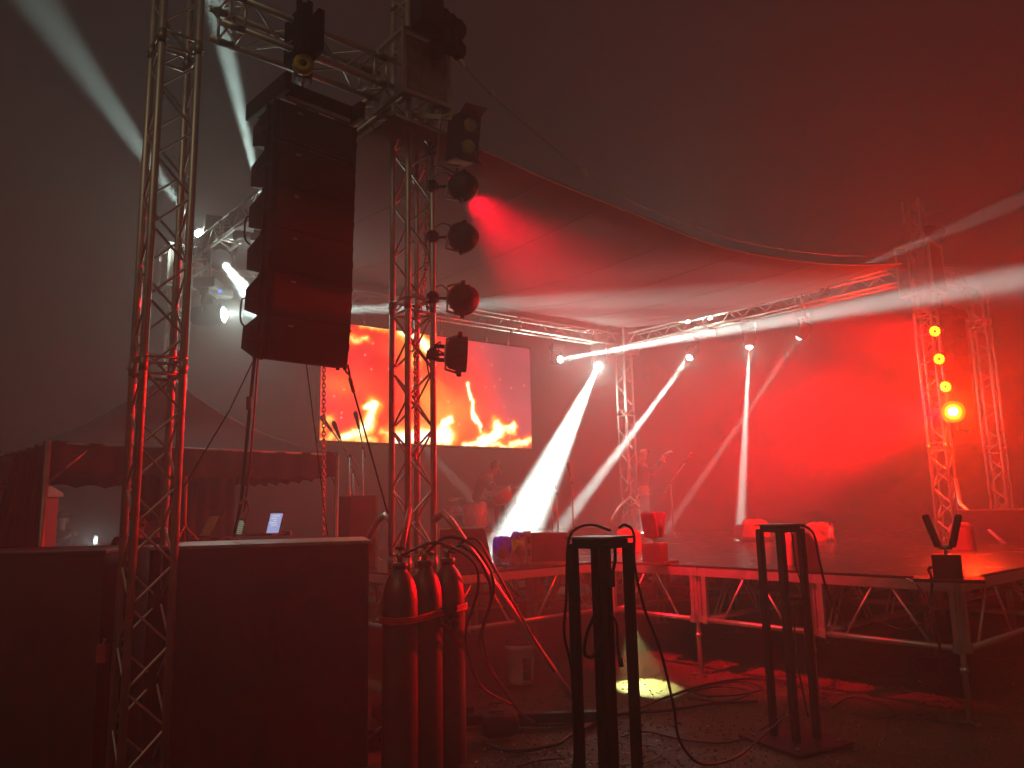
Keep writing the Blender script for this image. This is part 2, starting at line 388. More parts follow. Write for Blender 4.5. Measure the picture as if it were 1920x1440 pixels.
# ---------------------------------------------------------------- stage decks
def deck_proto():
    o = thing('stage_deck', '', 'stage deck', (0, 0, 0), 0.0); L, D = 2.44, 1.22     # local x along U, y along -W, z up; origin at near corner on the ground
    MB().box((L/2, D/2, DK-.011), (L-.006, D-.006, .022)).build('deck_board', 'deck', o, local=True)
    b = MB()
    for y in (.022, D-.022): b.box((L/2, y, DK-.062), (L-.008, .04, .078))
    for x in (.022, L-.022): b.box((x, D/2, DK-.063), (.04, D-.088, .078))
    b.build('top_frame', 'ply' if 0 else 'alu', o, local=True)
    def side(a, c):
        a, c = V(a), V(c); d = (c-a).normalized(); n_ = (c-a).length; b = MB()
        zl, zh = DK-.52, DK-.1
        b.cyl(a+d*.1+Z*zl, c-d*.1+Z*zl, .025, n=10)
        for e in (.075, n_-.075): b.box(a+d*e+Z*(DK-.325), (.04, .04, .445), (d, Z.cross(d), Z)); b.box(a+d*e+Z*zl, (.055, .06, .07), (d, Z.cross(d), Z))
        k = max(1, round(n_/1.22))
        for i in range(k):
            x0 = .1+(n_-.2)*i/k; w_ = (n_-.2)/k
            b.cyl(a+d*(x0+w_*.16)+Z*zl, a+d*(x0+w_*.42)+Z*zh, .012, n=6); b.cyl(a+d*(x0+w_*.84)+Z*zl, a+d*(x0+w_*.58)+Z*zh, .012, n=6)
        b.build('side_truss', 'alu', o, local=True)
    side((0, .025, 0), (L, .025, 0)); side((0, D-.025, 0), (L, D-.025, 0)); side((.025, 0, 0), (.025, D, 0)); side((L-.025, 0, 0), (L-.025, D, 0))
    for x in (.06, L-.06):
        for y in (.06,):
            b = MB(); b.cyl((x, y, .02), (x, y, DK-.1), .022, n=10); b.box((x, y, DK-.3), (.055, .055, .4)); b.cyl((x, y, .36), (x, y, .4), .03)
            lg = b.build('leg', 'alu', o, local=True)
            f = MB()
            for a in (0, 2.1, 4.2): f.box((x+.05*math.cos(a), y+.05*math.sin(a), .014), (.1, .035, .012), (V((math.cos(a), math.sin(a), 0)), V((-math.sin(a), math.cos(a), 0)), Z))
            f.build('foot', 'steel', lg, local=True)
    return o
proto = deck_proto(); first = True
def place_deck(P, label):
    global first
    o = proto if first else copy_tree(proto); first = False
    o.location = P; o.rotation_quaternion = Quaternion((0, 0, 1), PH); o['label'] = label; o['group'] = 'stage decks'
names_ = ['first', 'second', 'third', 'fourth', 'fifth', 'sixth', 'seventh', 'eighth']
for i in range(7):
    for j in range(4):
        if i == 0 and j == 0: lab = 'front corner stage deck with the V shaped panels standing on it'
        elif j == 0: lab = f'stage deck on the near edge, {names_[i]} from the front right corner'
        else: lab = f'stage deck in the {names_[i]} row from the front, {names_[j]} from the near edge'
        place_deck(C0-W*(1.22*i)+U*(2.44*j), lab)
for i in range(3, 8):
    place_deck(C0-W*(1.22*i)-U*2.44, f'side wing stage deck behind the central tower, {names_[i-3]} row back' if i > 3 else 'side wing stage deck carrying the wrapped lights and the grey case')
def SP(i, j, z=0): return C0-W*(1.22*i)+U*(1.22*j)+Z*(DK+z)     # point on the stage top
def on(x, y, z=0): return atz(x, y, DK+z)

# ---------------------------------------------------------------- video wall
dB = (TB-TL).normalized(); nS = V((dB.y, -dB.x, 0)); PS = TL+nS*.35
s_bl = atp(599, 829, PS, nS); s_br = atp(997, 838, PS, nS); s_tr = atp(997, 655, PS, nS)
SW = (V((s_br.x, s_br.y, 0))-V((s_bl.x, s_bl.y, 0))).length; z0 = (s_bl.z+s_br.z)/2; z1 = s_tr.z; SH = z1-z0
SO = V((s_bl.x, s_bl.y, z0))
print('screen', SW, SH, SO, TL, TB, T2, T3)
def s_uv(x, y):
    p = atp(x, y, PS, nS)-SO; return p.dot(dB), p.z
def seg_d(X, Y, a, b):
    ax, ay = a; bx, by = b; dx, dy = bx-ax, by-ay; t = np.clip(((X-ax)*dx+(Y-ay)*dy)/(dx*dx+dy*dy+1e-9), 0, 1)
    return np.hypot(X-ax-t*dx, Y-ay-t*dy), t
def vnoise(X, Y, sc, seed):
    g = np.random.default_rng(seed).random((64, 64)); x = X*sc; y = Y*sc; xi = np.floor(x).astype(int); yi = np.floor(y).astype(int); fx = x-xi; fy = y-yi
    fx = fx*fx*(3-2*fx); fy = fy*fy*(3-2*fy); G = lambda a, b: g[a % 64, b % 64]
    return (G(xi, yi)*(1-fx)+G(xi+1, yi)*fx)*(1-fy)+(G(xi, yi+1)*(1-fx)+G(xi+1, yi+1)*fx)*fy
def fbm(X, Y, sc, seed, o=4): return sum(vnoise(X, Y, sc*2**k, seed+k)/2**k for k in range(o))/sum(1/2**k for k in range(o))
def video_wall():
    o = thing('video_wall', 'wide video wall showing orange flames, hung behind the drums', 'video wall', SO)
    c = SO+dB*(SW/2)+Z*(SH/2)-nS*.06
    MB().box(c, (SW+.06, .1, SH+.06), (dB, nS, Z)).build('housing', 'black', o)
    b = MB()
    for k in range(int(SW/.5)):
        q = SO+dB*(.25+k*.5)-nS*.03
        b.box(q+Z*(SH+.06), (.06, .05, .06), (dB, nS, Z)); b.tube([q+Z*(SH+.08), q+Z*(ZB-z0-.1)], .006, n=5)
    b.build('hanging_bracket', 'steel', o)
    nx, ny = 300, 128
    X, Y = np.meshgrid(np.linspace(0, SW, nx), np.linspace(0, SH, ny))
    wx = X+.16*(fbm(X, Y, 2.5, 1)-.5)+.09*(fbm(X, Y, 8, 9)-.5); wy = Y+.2*(fbm(X, Y, 2.5, 5)-.5)+.1*(fbm(X, Y, 8, 13)-.5)
    heat = np.zeros_like(X); F = []
    def blob(px, py, rx, ry, a):
        u, v = s_uv(px, py); k = SW/398
        heat[...] = np.maximum(heat, a*np.exp(-(((wx-u)/(rx*k))**2+((wy-v)/(ry*k))**2)))
    def stroke(pts, wd, a):
        k = SW/398; p = [s_uv(*q) for q in pts]
        for i in range(len(p)-1):
            dd, t = seg_d(wx, wy, p[i], p[i+1]); heat[...] = np.maximum(heat, a*np.exp(-(dd/(wd*k))**2))
    # glow
    base = np.zeros_like(X)
    def glow(px, py, rx, ry, a):
        u, v = s_uv(px, py); k = SW/398; base[...] = base+a*np.exp(-(((wx-u)/(rx*k))**2+((wy-v)/(ry*k))**2))
    glow(850, 775, 70, 55, .5); glow(790, 730, 40, 60, .28); glow(640, 720, 50, 22, .32); glow(640, 625, 30, 14, .3); glow(760, 650, 40, 30, .3); glow(700, 760, 60, 40, .1)
    stroke([(608, 800), (618, 785)], 8, .8); stroke([(600, 825), (625, 815)], 9, .85); stroke([(650, 826), (690, 800), (700, 762)], 12, 1.15)
    stroke([(683, 768), (700, 762)], 7, 1.1); stroke([(640, 827), (700, 822)], 9, .9); stroke([(716, 808), (745, 820)], 8, .8)
    stroke([(740, 826), (830, 822)], 20, 1.3); stroke([(840, 826), (828, 800), (840, 786)], 8, 1.0); stroke([(880, 718), (882, 745), (886, 775), (900, 800)], 5, 1.25)
    stroke([(898, 800), (900, 812)], 4, .8); stroke([(905, 830), (940, 812), (930, 798)], 13, 1.3); stroke([(940, 814), (965, 805), (968, 797)], 9, 1.15)
    stroke([(960, 832), (990, 822), (992, 822)], 9, 1.1); stroke([(870, 833), (960, 832)], 6, 1.0)
    stroke([(682, 612), (705, 616), (730, 620)], 6, .95); stroke([(662, 634), (690, 639)], 6, .85); stroke([(750, 622), (785, 632), (800, 650)], 11, 1.0); stroke([(790, 650), (770, 680)], 12, .5)
    h = heat*(.75+.5*fbm(X, Y, 9, 21))+base*(.7+.6*fbm(X, Y, 3, 31))
    h = np.clip(h, 0, 1.4)
    st = np.array([0, .25, .5, .75, 1.0, 1.4]); cols = np.array([[.85, .02, .022], [1.0, .07, .025], [1.15, .26, .03], [1.15, .55, .08], [1.6, 1.25, .5], [2.4, 2.2, 1.7]])
    col = np.stack([np.interp(h, st, cols[:, k]) for k in range(3)], -1)
    # dusky right end and soft clouds
    uu, _ = s_uv(925, 700); kk = 1/(1+np.exp(-(X-uu+.25*(fbm(X, Y, 1.2, 77)-.5)-(Y-SH*.5)*-.35)/.16))*np.clip(1-h*1.6, 0, 1)
    col = col*(1-kk[..., None])+np.array([.3, .07, .085])*kk[..., None]
    cl = (fbm(X, Y, 1.6, 55)-.5)[..., None]*np.array([.5, .1, .1]); col = np.clip(col+cl*.5, .01, 4)
    # sparks
    for _ in range(40):
        a, c2 = rng.random()*SW, rng.random()*SH; m_ = np.exp(-((X-a)**2+(Y-c2)**2)/(.013**2)); col += m_[..., None]*np.array([.9, .5, .4])
    vs = [SO+dB*float(X[j, i])+Z*float(Y[j, i])-nS*(-.003) for j in range(ny) for i in range(nx)]
    b = MB(); b.add(vs, [(j*nx+i, j*nx+i+1, (j+1)*nx+i+1, (j+1)*nx+i) for j in range(ny-1) for i in range(nx-1)])
    off = ORG[o.name]; me = bpy.data.meshes.new('picture'); me.from_pydata([tuple(v-off) for v in b.v], [], b.f)
    ca = me.color_attributes.new('fire', 'FLOAT_COLOR', 'POINT')
    rgba = np.ones((ny*nx, 4), dtype=np.float32); rgba[:, :3] = col.reshape(-1, 3); ca.data.foreach_set('color', rgba.ravel())
    m_ = bpy.data.materials.new('led_picture'); m_.use_nodes = True; nt = m_.node_tree; p = nt.nodes['Principled BSDF']
    a = nt.nodes.new('ShaderNodeVertexColor'); a.layer_name = 'fire'; p.inputs['Base Color'].default_value = (.02, .02, .02, 1); p.inputs['Roughness'].default_value = .6
    nt.links.new(a.outputs['Color'], p.inputs['Emission Color']); p.inputs['Emission Strength'].default_value = 1.6
    me.materials.append(m_); q = bpy.data.objects.new('picture', me); C.objects.link(q); q.parent = o
video_wall()

# ---------------------------------------------------------------- black draped tables / subwoofer wall at left
def mesh_grid(P, ex, ez, nx, nz, f):
    pass
def drape_box(name, label, FR, FLp, H, dep, mtl='cloth'):
    # front face from FLp (left) to FR (right), cloth with soft folds on the faces
    o = thing(name, label, 'draped table', (FR+FLp)/2); d = (FR-FLp); L = d.length; d.normalize(); bk_ = Z.cross(d)
    b = MB(); nx, nz = 60, 8; vs = []
    for k in range(nz+1):
        for i in range(nx+1):
            z = H*k/nz; amp = .012*(1-k/nz)+.001; x = L*i/nx
            vs.append(FLp+d*x+Z*z-bk_*(amp*math.sin(x*17+1.3*math.sin(x*5))+amp*.5*math.sin(x*41)))
    b.add(vs, [(k*(nx+1)+i, k*(nx+1)+i+1, (k+1)*(nx+1)+i+1, (k+1)*(nx+1)+i) for k in range(nz) for i in range(nx)], True)
    for e, s_ in ((FR, 1), (FLp, -1)):
        vs = []
        for k in range(nz+1):
            for i in range(21):
                x = dep*i/20; amp = .012*(1-k/nz)+.001; vs.append(e+bk_*x+Z*(H*k/nz)+d*(s_*amp*math.sin(x*19)))
        b.add(vs, [(k*21+i, k*21+i+1, (k+1)*21+i+1, (k+1)*21+i) for k in range(nz) for i in range(20)], True)
    b.add([FLp+bk_*dep, FR+bk_*dep, FR+bk_*dep+Z*H, FLp+bk_*dep+Z*H], [(0, 1, 2, 3)])
    b.build('skirt', mtl, o)
    c = (FR+FLp)/2+bk_*(dep/2)+Z*(H+.012)
    MB().box(c, (L+.03, dep+.03, .024), (d, bk_, Z), .006).build('table_top', 'steel' if mtl == 'cloth' else mtl, o)
    return o, d, bk_
TH = 1.46
FR = at(692, 1010, 5.4); FR.z = 0; FLp = V((-2.35, 5.05, 0))
tbl, dT, bT = drape_box('draped_table', 'long black draped table carrying the laptop, behind the nearest tower', FR, FLp, TH-.02, .85)
MB().box(FR+Z*(TH-.05)+bT*.02+dT*.01, (.03, .05, .07), (dT, bT, Z)).build('corner_clip', 'tape', tbl)
q = at(398, 1438, 5.0); q2 = at(600, 1390, 5.2)
e0 = atz(372, 1438, .05); e1_ = atz(602, 1389, .05); d = (e1_-e0)
bd = MB().box((e0+e1_)/2, (d.length, .05, .09), (d.normalized(), Z.cross(d.normalized()), Z)).build('timber_plank', 'tan'); setp(bd, 'pale timber plank on the ground along the foot of the black table', 'plank')
a = at(196, 1041, 5.0); a.z = 0; b_ = V((-5.2, 4.75, 0))
cz = at(120, 1041, 4.95).z
tb2, _, _ = drape_box('draped_table', 'lower black draped table at the left picture edge', a, b_, cz, .9, 'black')
b = MB(); q = at(192, 1225, 4.9); b.box(q, (.06, .04, .11), bev=.008); b.cyl(q+V((.02, -.02, .05)), q+V((.02, -.02, .09)), .01)
sw_ = b.build('junction_box', 'redpl_lit'); setp(sw_, 'small dark red connector box hung on the left black table', 'connector box')

def on_table(x, y, z=0): return atz(x, y, TH+z)
# laptop
q = atz(510, 1003, TH+.005); o = thing('laptop', 'open laptop with a pale blue screen on the black table', 'laptop', q)
sx = V((1, -.35, 0)).normalized(); sy = V((.35, 1, 0)).normalized(); su = V((.12, .3, 1)).normalized()
MB().box(q+Z*.01-sy*.1, (.3, .22, .018), (sx, sy, Z), .004).build('keyboard', 'black', o)
H_ = .2; w_ = .135
MB().box(q+su*H_/2+Z*.01+sy*.006, (w_+.02, .01, H_+.02), (sx, sx.cross(-su).normalized() if 0 else su.cross(sx).normalized(), su), .003).build('lid', 'black', o)
nrm = su.cross(sx).normalized(); nrm = -nrm if nrm.y > 0 else nrm
c = q+su*(H_/2+.01)+sy*.006+nrm*.0075
scn = MB().box(c, (w_, .002, H_-.01), (sx, nrm, su)).build('screen', 'scr', o)
b = MB()
for i in range(5): b.box(c+su*(.07-i*.022)+nrm*.002-sx*.015*(i % 2), (w_*.6-.02*(i % 3), .001, .006), (sx, nrm, su))
b.build('screen_window', 'scrt', scn)
# tilted tan panels (tablet stand)
q = atz(385, 1008, TH); o = thing('script_stand', 'tilted stand with two tan panels and a dark top on the black table', 'stand', q)
lean = V((.25, .12, .6)).normalized(); sx2 = V((.9, -.3, 0)).normalized()
for k in (-.5, .5): MB().box(q+lean*.12+sx2*(.05*k-.02), (.045, .012, .23), (sx2, lean.cross(sx2).normalized(), lean)).build('panel', 'tan', o)
MB().box(q+lean*.235+sx2*0, (.16, .03, .055), (sx2, lean.cross(sx2).normalized(), lean), .006).build('clamp_head', 'black', o)
MB().box(q+Z*.01, (.2, .14, .018), (sx2, Z.cross(sx2), Z), .004).build('base', 'black', o)
# small mixing screen
q = atz(447, 1004, TH); o = thing('tablet', 'small tablet with green lit display on the black table', 'tablet', q)
MB().box(q+su*.085, (.09, .008, .17), (sx, su.cross(sx).normalized(), su), .003).build('case', 'black', o)
b = MB()
for i in range(7): b.box(q+su*(.02+.02*i)+nrm*.006, (.07, .001, .007), (sx, nrm, su))
b.build('screen', 'scr2', o)
# cables, small things on the table
b = MB(); q = atz(415, 1012, TH+.01); b.tube(sm_path([q, q+V((.04, .02, .02)), q+V((.09, 0, .0)), q+V((.13, .01, .005))]), .006)
setp(b.build('audio_cable', 'tape'), 'short orange cable lying between the stand and the tablet', 'cable')
q = atz(528, 1004, TH); setp(MB().box(q+Z*.02+V((.03, .05, 0)), (.09, .06, .04), bev=.006).build('interface_box', 'redpl_lit'), 'small red lit box beside the laptop', 'box')  # red light on the box is put into its colour
# thin floor stand left of table
q = at(345, 1020, 5.9); o = thing('mic_stand', 'red lit microphone stand behind the nearest tower', 'stand', V((q.x, q.y, TH)))
b = MB(); zt = at(344, 893, 5.9).z; b.cyl(V((q.x, q.y, TH)), V((q.x-.01, q.y, zt)), .012); b.build('pole', 'redpl_lit', o)  # red light painted in as the pole and leg colour
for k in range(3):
    a_ = k*2.1+.3; MB().cyl(V((q.x, q.y, TH+.12)), V((q.x+.1*math.cos(a_), q.y+.1*math.sin(a_), TH+.01)), .008).build('leg', 'redpl_lit', o)

# ---------------------------------------------------------------- line arrays
def cabinet_proto():
    o = thing('line_array_speaker', '', 'loudspeaker', (0, 0, 0), 0.0)   # local: x width, -y front, z up; origin centre of front face
    w, d, h = .63, .38, .295; b = MB(); hb = .15
    prof = [(-.0, -h/2), (0, h/2), (.16, h/2), (d, hb/2), (d, -hb/2), (.16, -h/2)]
    b.prism([V((-w/2, y, z)) for y, z in prof], V((w, 0, 0))); b.build('cabinet', 'cab', o, local=True)
    MB().box((0, -.008, 0), (w-.03, .014, h-.03), None, .005).build('grille', 'grille', o, local=True)
    MB().box((-w/2+.16, -.019, h/2-.06), (.034, .004, .014)).build('badge', 'grey', o, local=True)
    for s in (-1, 1):
        b = MB(); b.box((s*(w/2+.006), .12, 0), (.01, .24, .05))
        for y in (.03, .13): b.box((s*(w/2+.008), y, 0), (.014, .03, h+.03)); b.cyl((s*(w/2+.002), y, h/2-.02), (s*(w/2+.026), y, h/2-.02), .01, n=8)
        b.build('rigging_plate', 'black', o, local=True)
        b = MB(); b.tube(sm_path([V((s*(w/2+.002), .2, .045)), V((s*(w/2+.028), .21, .03)), V((s*(w/2+.028), .21, -.03)), V((s*(w/2+.002), .2, -.045))], 4), .007, n=6); b.build('handle', 'rubber', o, local=True)
    return o
def link_cable(o):
    w, d = .63, .38
    b = MB(); b.tube(sm_path([V((-w/2+.02, d+.002, .02)), V((-w/2-.0, d+.05, .0)), V((-w/2-.0, d+.05, -.14)), V((-w/2+.02, d+.002, -.2))], 5), .007, n=6); b.build('link_cable', 'rubber', o, local=True)
cp_ = cabinet_proto(); cfirst = True
ords = ['top', 'second from top', 'third from top', 'fourth from top', 'fifth from top', 'bottom']
def line_array(P, ztop, heading, grp, labs, angs, n=6):
    """P plan position of the front-centre of the top box, heading = direction the grilles face."""
    global cfirst
    yaw = math.atan2(heading.y, heading.x)+math.pi/2; x = V((math.cos(yaw), math.sin(yaw), 0)); pos = V((P.x, P.y, ztop)); h = .295; lst = []
    for k in range(n):
        a = angs[k]; q = Quaternion((0, 0, 1), yaw) @ Quaternion((1, 0, 0), R(a)); up = q @ Z
        c = pos-up*(h/2)
        o = cp_ if cfirst else copy_tree(cp_); cfirst = False
        o.location = c; o.rotation_quaternion = q; o['label'] = labs(k); o['group'] = grp; lst.append(o)
        pos = pos-up*(h+.012)
    for k in (2, 4): link_cable(lst[k])
    return pos, x
hdA = V((math.sin(R(44)), -math.cos(R(44)), 0))
xA = V((math.cos(math.atan2(hdA.y, hdA.x)+math.pi/2), math.sin(math.atan2(hdA.y, hdA.x)+math.pi/2), 0))
mid = at(598, 214, 5.2)
endA, _ = line_array(mid, mid.z, hdA, 'left hanging line array speakers', lambda k: f'{ords[k]} black cabinet of the speaker column hanging beside the central tower', [2, 2, 2, 1, 3, 8])
print('array', mid, endA)
# fly frame + hoist
o = thing('fly_frame', 'black rigging frame on top of the near speaker column', 'rigging frame', mid+Z*.02)
bk2 = -hdA; ax = (xA, bk2, Z)
b = MB()
for s in (-1, 1): b.box(mid+xA*(s*.3)+bk2*.2+Z*.1, (.05, .62, .13), ax, .01)
b.box(mid+bk2*.02+Z*.1, (.55, .05, .12), ax); b.box(mid+bk2*.44+Z*.1, (.55, .05, .12), ax); b.box(mid+bk2*.22+Z*.11, (.1, .4, .1), ax)
b.build('frame', 'black', o)
b = MB(); b.box(mid-bk2*.01+Z*.03, (.5, .02, .03), ax); b.build('label_strip', 'grey', o)
hp = mid+bk2*.25
b = MB(); b.tube([hp+Z*.15, hp+Z*.23], .012); b.build('shackle', 'steel', o)
hz = at(567, 127, (hp.y)).z
hq = V((hp.x, hp.y, hz))
tocam = (V((0, 0, EYE))-hq).normalized()
def chain(name, pts, label=None, r=.004, ll=.036, m='steel', parent=None):
    P = [V(p) for p in pts]; b = MB(); k = 0
    for i in range(len(P)-1):
        d = P[i+1]-P[i]; n = max(1, int(d.length/(ll*.72))); t = d.normalized(); e1, e2 = basis(t)
        for j in range(n):
            c = P[i]+t*((j+.5)*d.length/n); e = e1 if k % 2 else e2; k += 1
            ring = []
            for a in range(10):
                an = 2*math.pi*a/10; ring.append(c+t*(ll*.5*math.cos(an))+e*(ll*.3*math.sin(an)))
            b.tube(ring, r, n=4, closed=True)
    q = b.build(name, m, parent)
    if label: setp(q, label, 'chain')
    return q
hf = V((tocam.x, tocam.y, 0)).normalized()
o = thing('chain_hoist', 'yellow and black chain hoist hanging above the near speaker column', 'chain hoist', hq)
b = MB(); b.lathe([(.0, .0), (.025, .0), (.025, .006), (.03, .01), (.055, .012), (.075, .004), (.078, -.04), (.06, -.07)], hq+hf*.06, hf); b.build('motor_cover', 'hoist', o)
b = MB(); b.lathe([(.026, 0), (.026, .012), (.0, .012)], hq+hf*.06, hf); b.build('cover_badge', 'black', o)
b = MB(); b.cyl(hq-hf*.02, hq-hf*.18, .07); b.box(hq-hf*.05, (.12, .1, .15), (Z.cross(hf), hf, Z), .02); b.build('motor_body', 'black', o)
b = MB(); b.tube(sm_path([hq-Z*.08, hq-Z*.12+hf*.02, hq-Z*.16, hq-Z*.14-hf*.02]), .012); b.build('hook', 'brass', o)
chain('load_chain', [hq-Z*.15, hp+Z*.22], parent=o)
b = MB()
for s in (-1, 1): b.box(hq+Z*.33+xA*(.045*s), (.05, .012, .5), (xA, hf, Z))
b.box(hq+Z*.14, (.1, .1, .16), (xA, hf, Z), .02)
b.build('lifting_sling', 'cloth', o)
b = MB(); zt = ZB
d01 = (T1-T0).normalized(); pb = V((hq.x, hq.y, ZB))
for s in (-1, 1): b.box(pb+d01*(.06*s), (.05, .34, .34), (d01, Z.cross(d01), Z))
b.build('beam_clamp', 'cloth', o)
# pull-back straps and hooks under the column
bot = endA
def rope(name, label, pts, r=.006, m='cloth', cat='strap', parent=None, n=6):
    q = MB().tube(pts, r, n=n).build(name, m, parent)
    if label: setp(q, label, cat)
    return q
pL = at(478, 668, mid.y+.2)
o = thing('ratchet_strap', 'black pull back strap with ratchet hanging from the bottom left of the speaker column', 'strap', pL)
rope('webbing', None, [pL, at(470, 745, 5.45), at(465, 800, 5.5), at(452, 945, 5.6), at(438, 1008, 5.75)], .012, parent=o)
rope('webbing', None, [at(484, 668, 5.5), at(478, 760, 5.5), at(470, 860, 5.55), at(458, 960, 5.6)], .008, 'redpl_lit', parent=o)
MB().box(at(467, 756, 5.44), (.035, .03, .1), bev=.008).build('ratchet', 'black', o)
MB().tube(sm_path([at(450, 945, 5.55), at(460, 935, 5.55), at(467, 955, 5.55), at(458, 978, 5.55)], 5), .009).build('hook', 'brass', o)
rope('guy_rope', 'thin rope running down left from the speaker column towards the nearest tower', [at(475, 676, 5.5), at(430, 770, 5.4), at(345, 912, 5.2)], .005, cat='rope')
rope('guy_rope', 'thin rope hanging straight below the middle of the speaker column', [at(573, 672, 5.5), at(592, 820, 5.9), at(614, 1004, 6.2)], .004, cat='rope')
o = thing('guy_rope', 'rope with a turnbuckle from the bottom right of the speaker column to the central tower', 'rope', at(652, 684, 5.35))
rope('line', None, [at(652, 684, 5.35), at(662, 730, 5.5), at(727, 963, 6.2)], .007, parent=o)
MB().tube(sm_path([at(652, 684, 5.35), at(648, 695, 5.36), at(656, 704, 5.37), at(655, 712, 5.38)], 4), .008).build('hook', 'steel', o)
MB().cyl(at(657, 712, 5.38), at(663, 734, 5.5), .014).build('turnbuckle', 'steel', o)
chain('hoist_chain', [at(607, 660, 6.9), at(607, 1004, 6.9)], 'long loose chain hanging left of the video wall', r=.006, ll=.05)
chain('hoist_chain', [at(800, 300, 6.2), at(797, 520, 6.2), at(778, 640, 6.2), at(780, 860, 6.2)], 'chain running down inside the central tower', r=.005, ll=.045)
chain('hoist_chain', [at(806, 215, 6.1), at(800, 330, 6.12), at(808, 500, 6.15)], 'second chain inside the top of the central tower', r=.004, ll=.035)
# black chain bag and top hoist of the central tower
q = at(838, 62, 5.95); o = thing('chain_bag', 'black cloth chain bag bulging beside the top of the central tower', 'chain bag', q)
b = MB()
for _ in range(16):
    a_ = V((rng.uniform(-.1, .1), rng.uniform(-.08, .08), rng.uniform(-.22, .16))); b.ball(q+a_, .06+.02*rng.random(), 10, (1, 1, 1.3))
b.build('bag', 'cloth', o); b = MB(); b.box(q-U*.2+Z*.1, (.25, .16, .3), (U, -W, Z), .03); b.build('hoist_body', 'black', o)
b = MB(); q0, q1 = at(1694, 414, 11.6), at(1766, 394, 11.9); d = (q1-q0); b.box((q0+q1)/2, (d.length, .08, .08), (d.normalized(), Z.cross(d.normalized()), Z))
b.build('head_beam', 'alu', t2)
q = at(1762, 434, 11.7); o = thing('chain_hoist', 'round dark hoist beside the top of the hazy right tower', 'chain hoist', q)
MB().cyl(q, q+V((.05, .25, 0)), .085, n=20).build('motor', 'black', o); MB().box(q+V((-.1, .15, .03)), (.2, .2, .2), bev=.03).build('gearbox', 'black', o)
# far array
mid2 = T2.lerp(T3, .5)+W*.05; zt2 = at(1800, 596, mid2.y).z
line_array(mid2, zt2, W, 'right hanging line array speakers', lambda k: f'{ords[k]} cabinet of the far speaker column between the two right towers', [0, 0, 1, 1, 2, 3])
b = MB(); b.box(V((mid2.x, mid2.y, zt2+.08))-W*.2, (.7, .5, .12), (U, -W, Z)); b.tube([V((mid2.x, mid2.y, zt2+.1))-W*.2, V((mid2.x, mid2.y, ZB))-W*.2], .012)
setp(b.build('fly_frame', 'black'), 'rigging frame on top of the far speaker column', 'rigging frame')

# ---------------------------------------------------------------- lamps of the rig
nL = W.cross(Z).normalized()      # plane normals: left and right side beams run along W
PLb = (T1, U); PRb = (T2, U)      # side beams lie in planes with normal U
nB = nS; PBb = (TL, nB)
def moving_head(label, px, py, plane, target, watts, deg, lens='lamp', blend=.6, glow=0, hang=True, grp='moving head lamps on the rig', col=(.72, 1, .9), size=.035, scale=1.0, Y=None, floor=False, dome=True):
    L = at(px, py, Y) if Y else atp(px, py, *plane); T = V(target); d = (T-L).normalized()
    side = d.cross(Z).normalized(); up = side.cross(d)
    piv = L-d*(.13*scale)
    o = thing('moving_head', label, 'stage lamp', piv, group=grp); k = scale
    b = MB(); b.lathe([(.055*k, -.29*k), (.085*k, -.26*k), (.1*k, -.16*k), (.1*k, -.03*k), (.085*k, -.0*k), (.085*k, .015*k), (.07*k, .015*k), (.07*k, .0)], L, d, 20); b.build('lamp_head', 'black', o)
    MB().lathe([(.0, .052*k), (.025*k, .048*k), (.05*k, .03*k), (.068*k, -.004*k)] if dome else [(0, -.004*k), (.068*k, -.004*k)], L, d, 20).build('lens', M[lens], o)
    sg = -1 if floor else 1; b = MB(); top = piv+Z*(sg*.2*k)
    for s in (-1, 1): b.tube([piv+side*(s*.115*k), piv+side*(s*.125*k)+Z*(sg*.1*k), piv+side*(s*.1*k)+Z*(sg*.19*k)], .02*k, n=6)
    b.box(top, (.24*k, .09*k, .05*k), (side, Z.cross(side), Z), .01); b.build('yoke', 'black', o)
    b = MB(); b.box(top+Z*(sg*.08*k), (.26*k, .2*k, .1*k), (side, Z.cross(side), Z), .02); b.build('base_box', 'black', o)
    if hang and not floor:
        zt = ZB-.13
        if zt > top.z+.15*k: MB().cyl(top+Z*(.12*k), V((top.x, top.y, zt)), .014).build('hanging_clamp', 'steel', o)
    l = spot('beam_light', L+d*(.056*k+.045), T, watts, deg, col, blend, size); 
    if glow: point('lens_glow', L+d*(.06*k+.06), glow*2, (.8, 1, .85), .05)  # added point lamp imitates the bloom round the lens
    return o, L
moving_head('far white lamp on the back beam with a narrow beam sweeping up to the right', 1050, 674, PBb, at(1925, 520, 7.5), 420000, 2.2, blend=.8, glow=14)
moving_head('brightest white lamp, its wide beam falling onto the front of the stage', 1122, 686, PBb, on(952, 1053)+Z*.06, 400000, 5.0, 'lampbig', blend=1, glow=70, scale=1.25)
moving_head('white lamp right of the back tower with a beam slanting down left', 1293, 670, PRb, at(1035, 1012, 12.5), 260000, 3.2, blend=.8, glow=14)
moving_head('white lamp whose beam drops straight down to the stage', 1405, 650, PRb, on(1387, 1013), 280000, 3.2, blend=.8, glow=14)
moving_head('dimmest white lamp, nearest the right tower, with a faint slanting beam', 1499, 632, PRb, on(1240, 1007), 150000, 2.6, 'lampdim', blend=.8, glow=4)
moving_head('glowing white lamp left of the near speaker column, beam level to the right', 417, 590, PLb, at(1150, 562, 9.5), 160000, 3.8, blend=.8, glow=35, scale=1.4)
moving_head('dark bodied lamp hanging from the left beam with a short bright beam down right', 414, 486, PLb, at(520, 620, 5.6), 120000, 2.4, blend=.6, glow=0, scale=1.6, dome=False)
moving_head('lamp hidden behind the near speaker column with a faint beam down to the stage', 575, 596, PBb, on(925, 1000)+Z*.3, 160000, 2.4, 'lampdim', blend=.8)
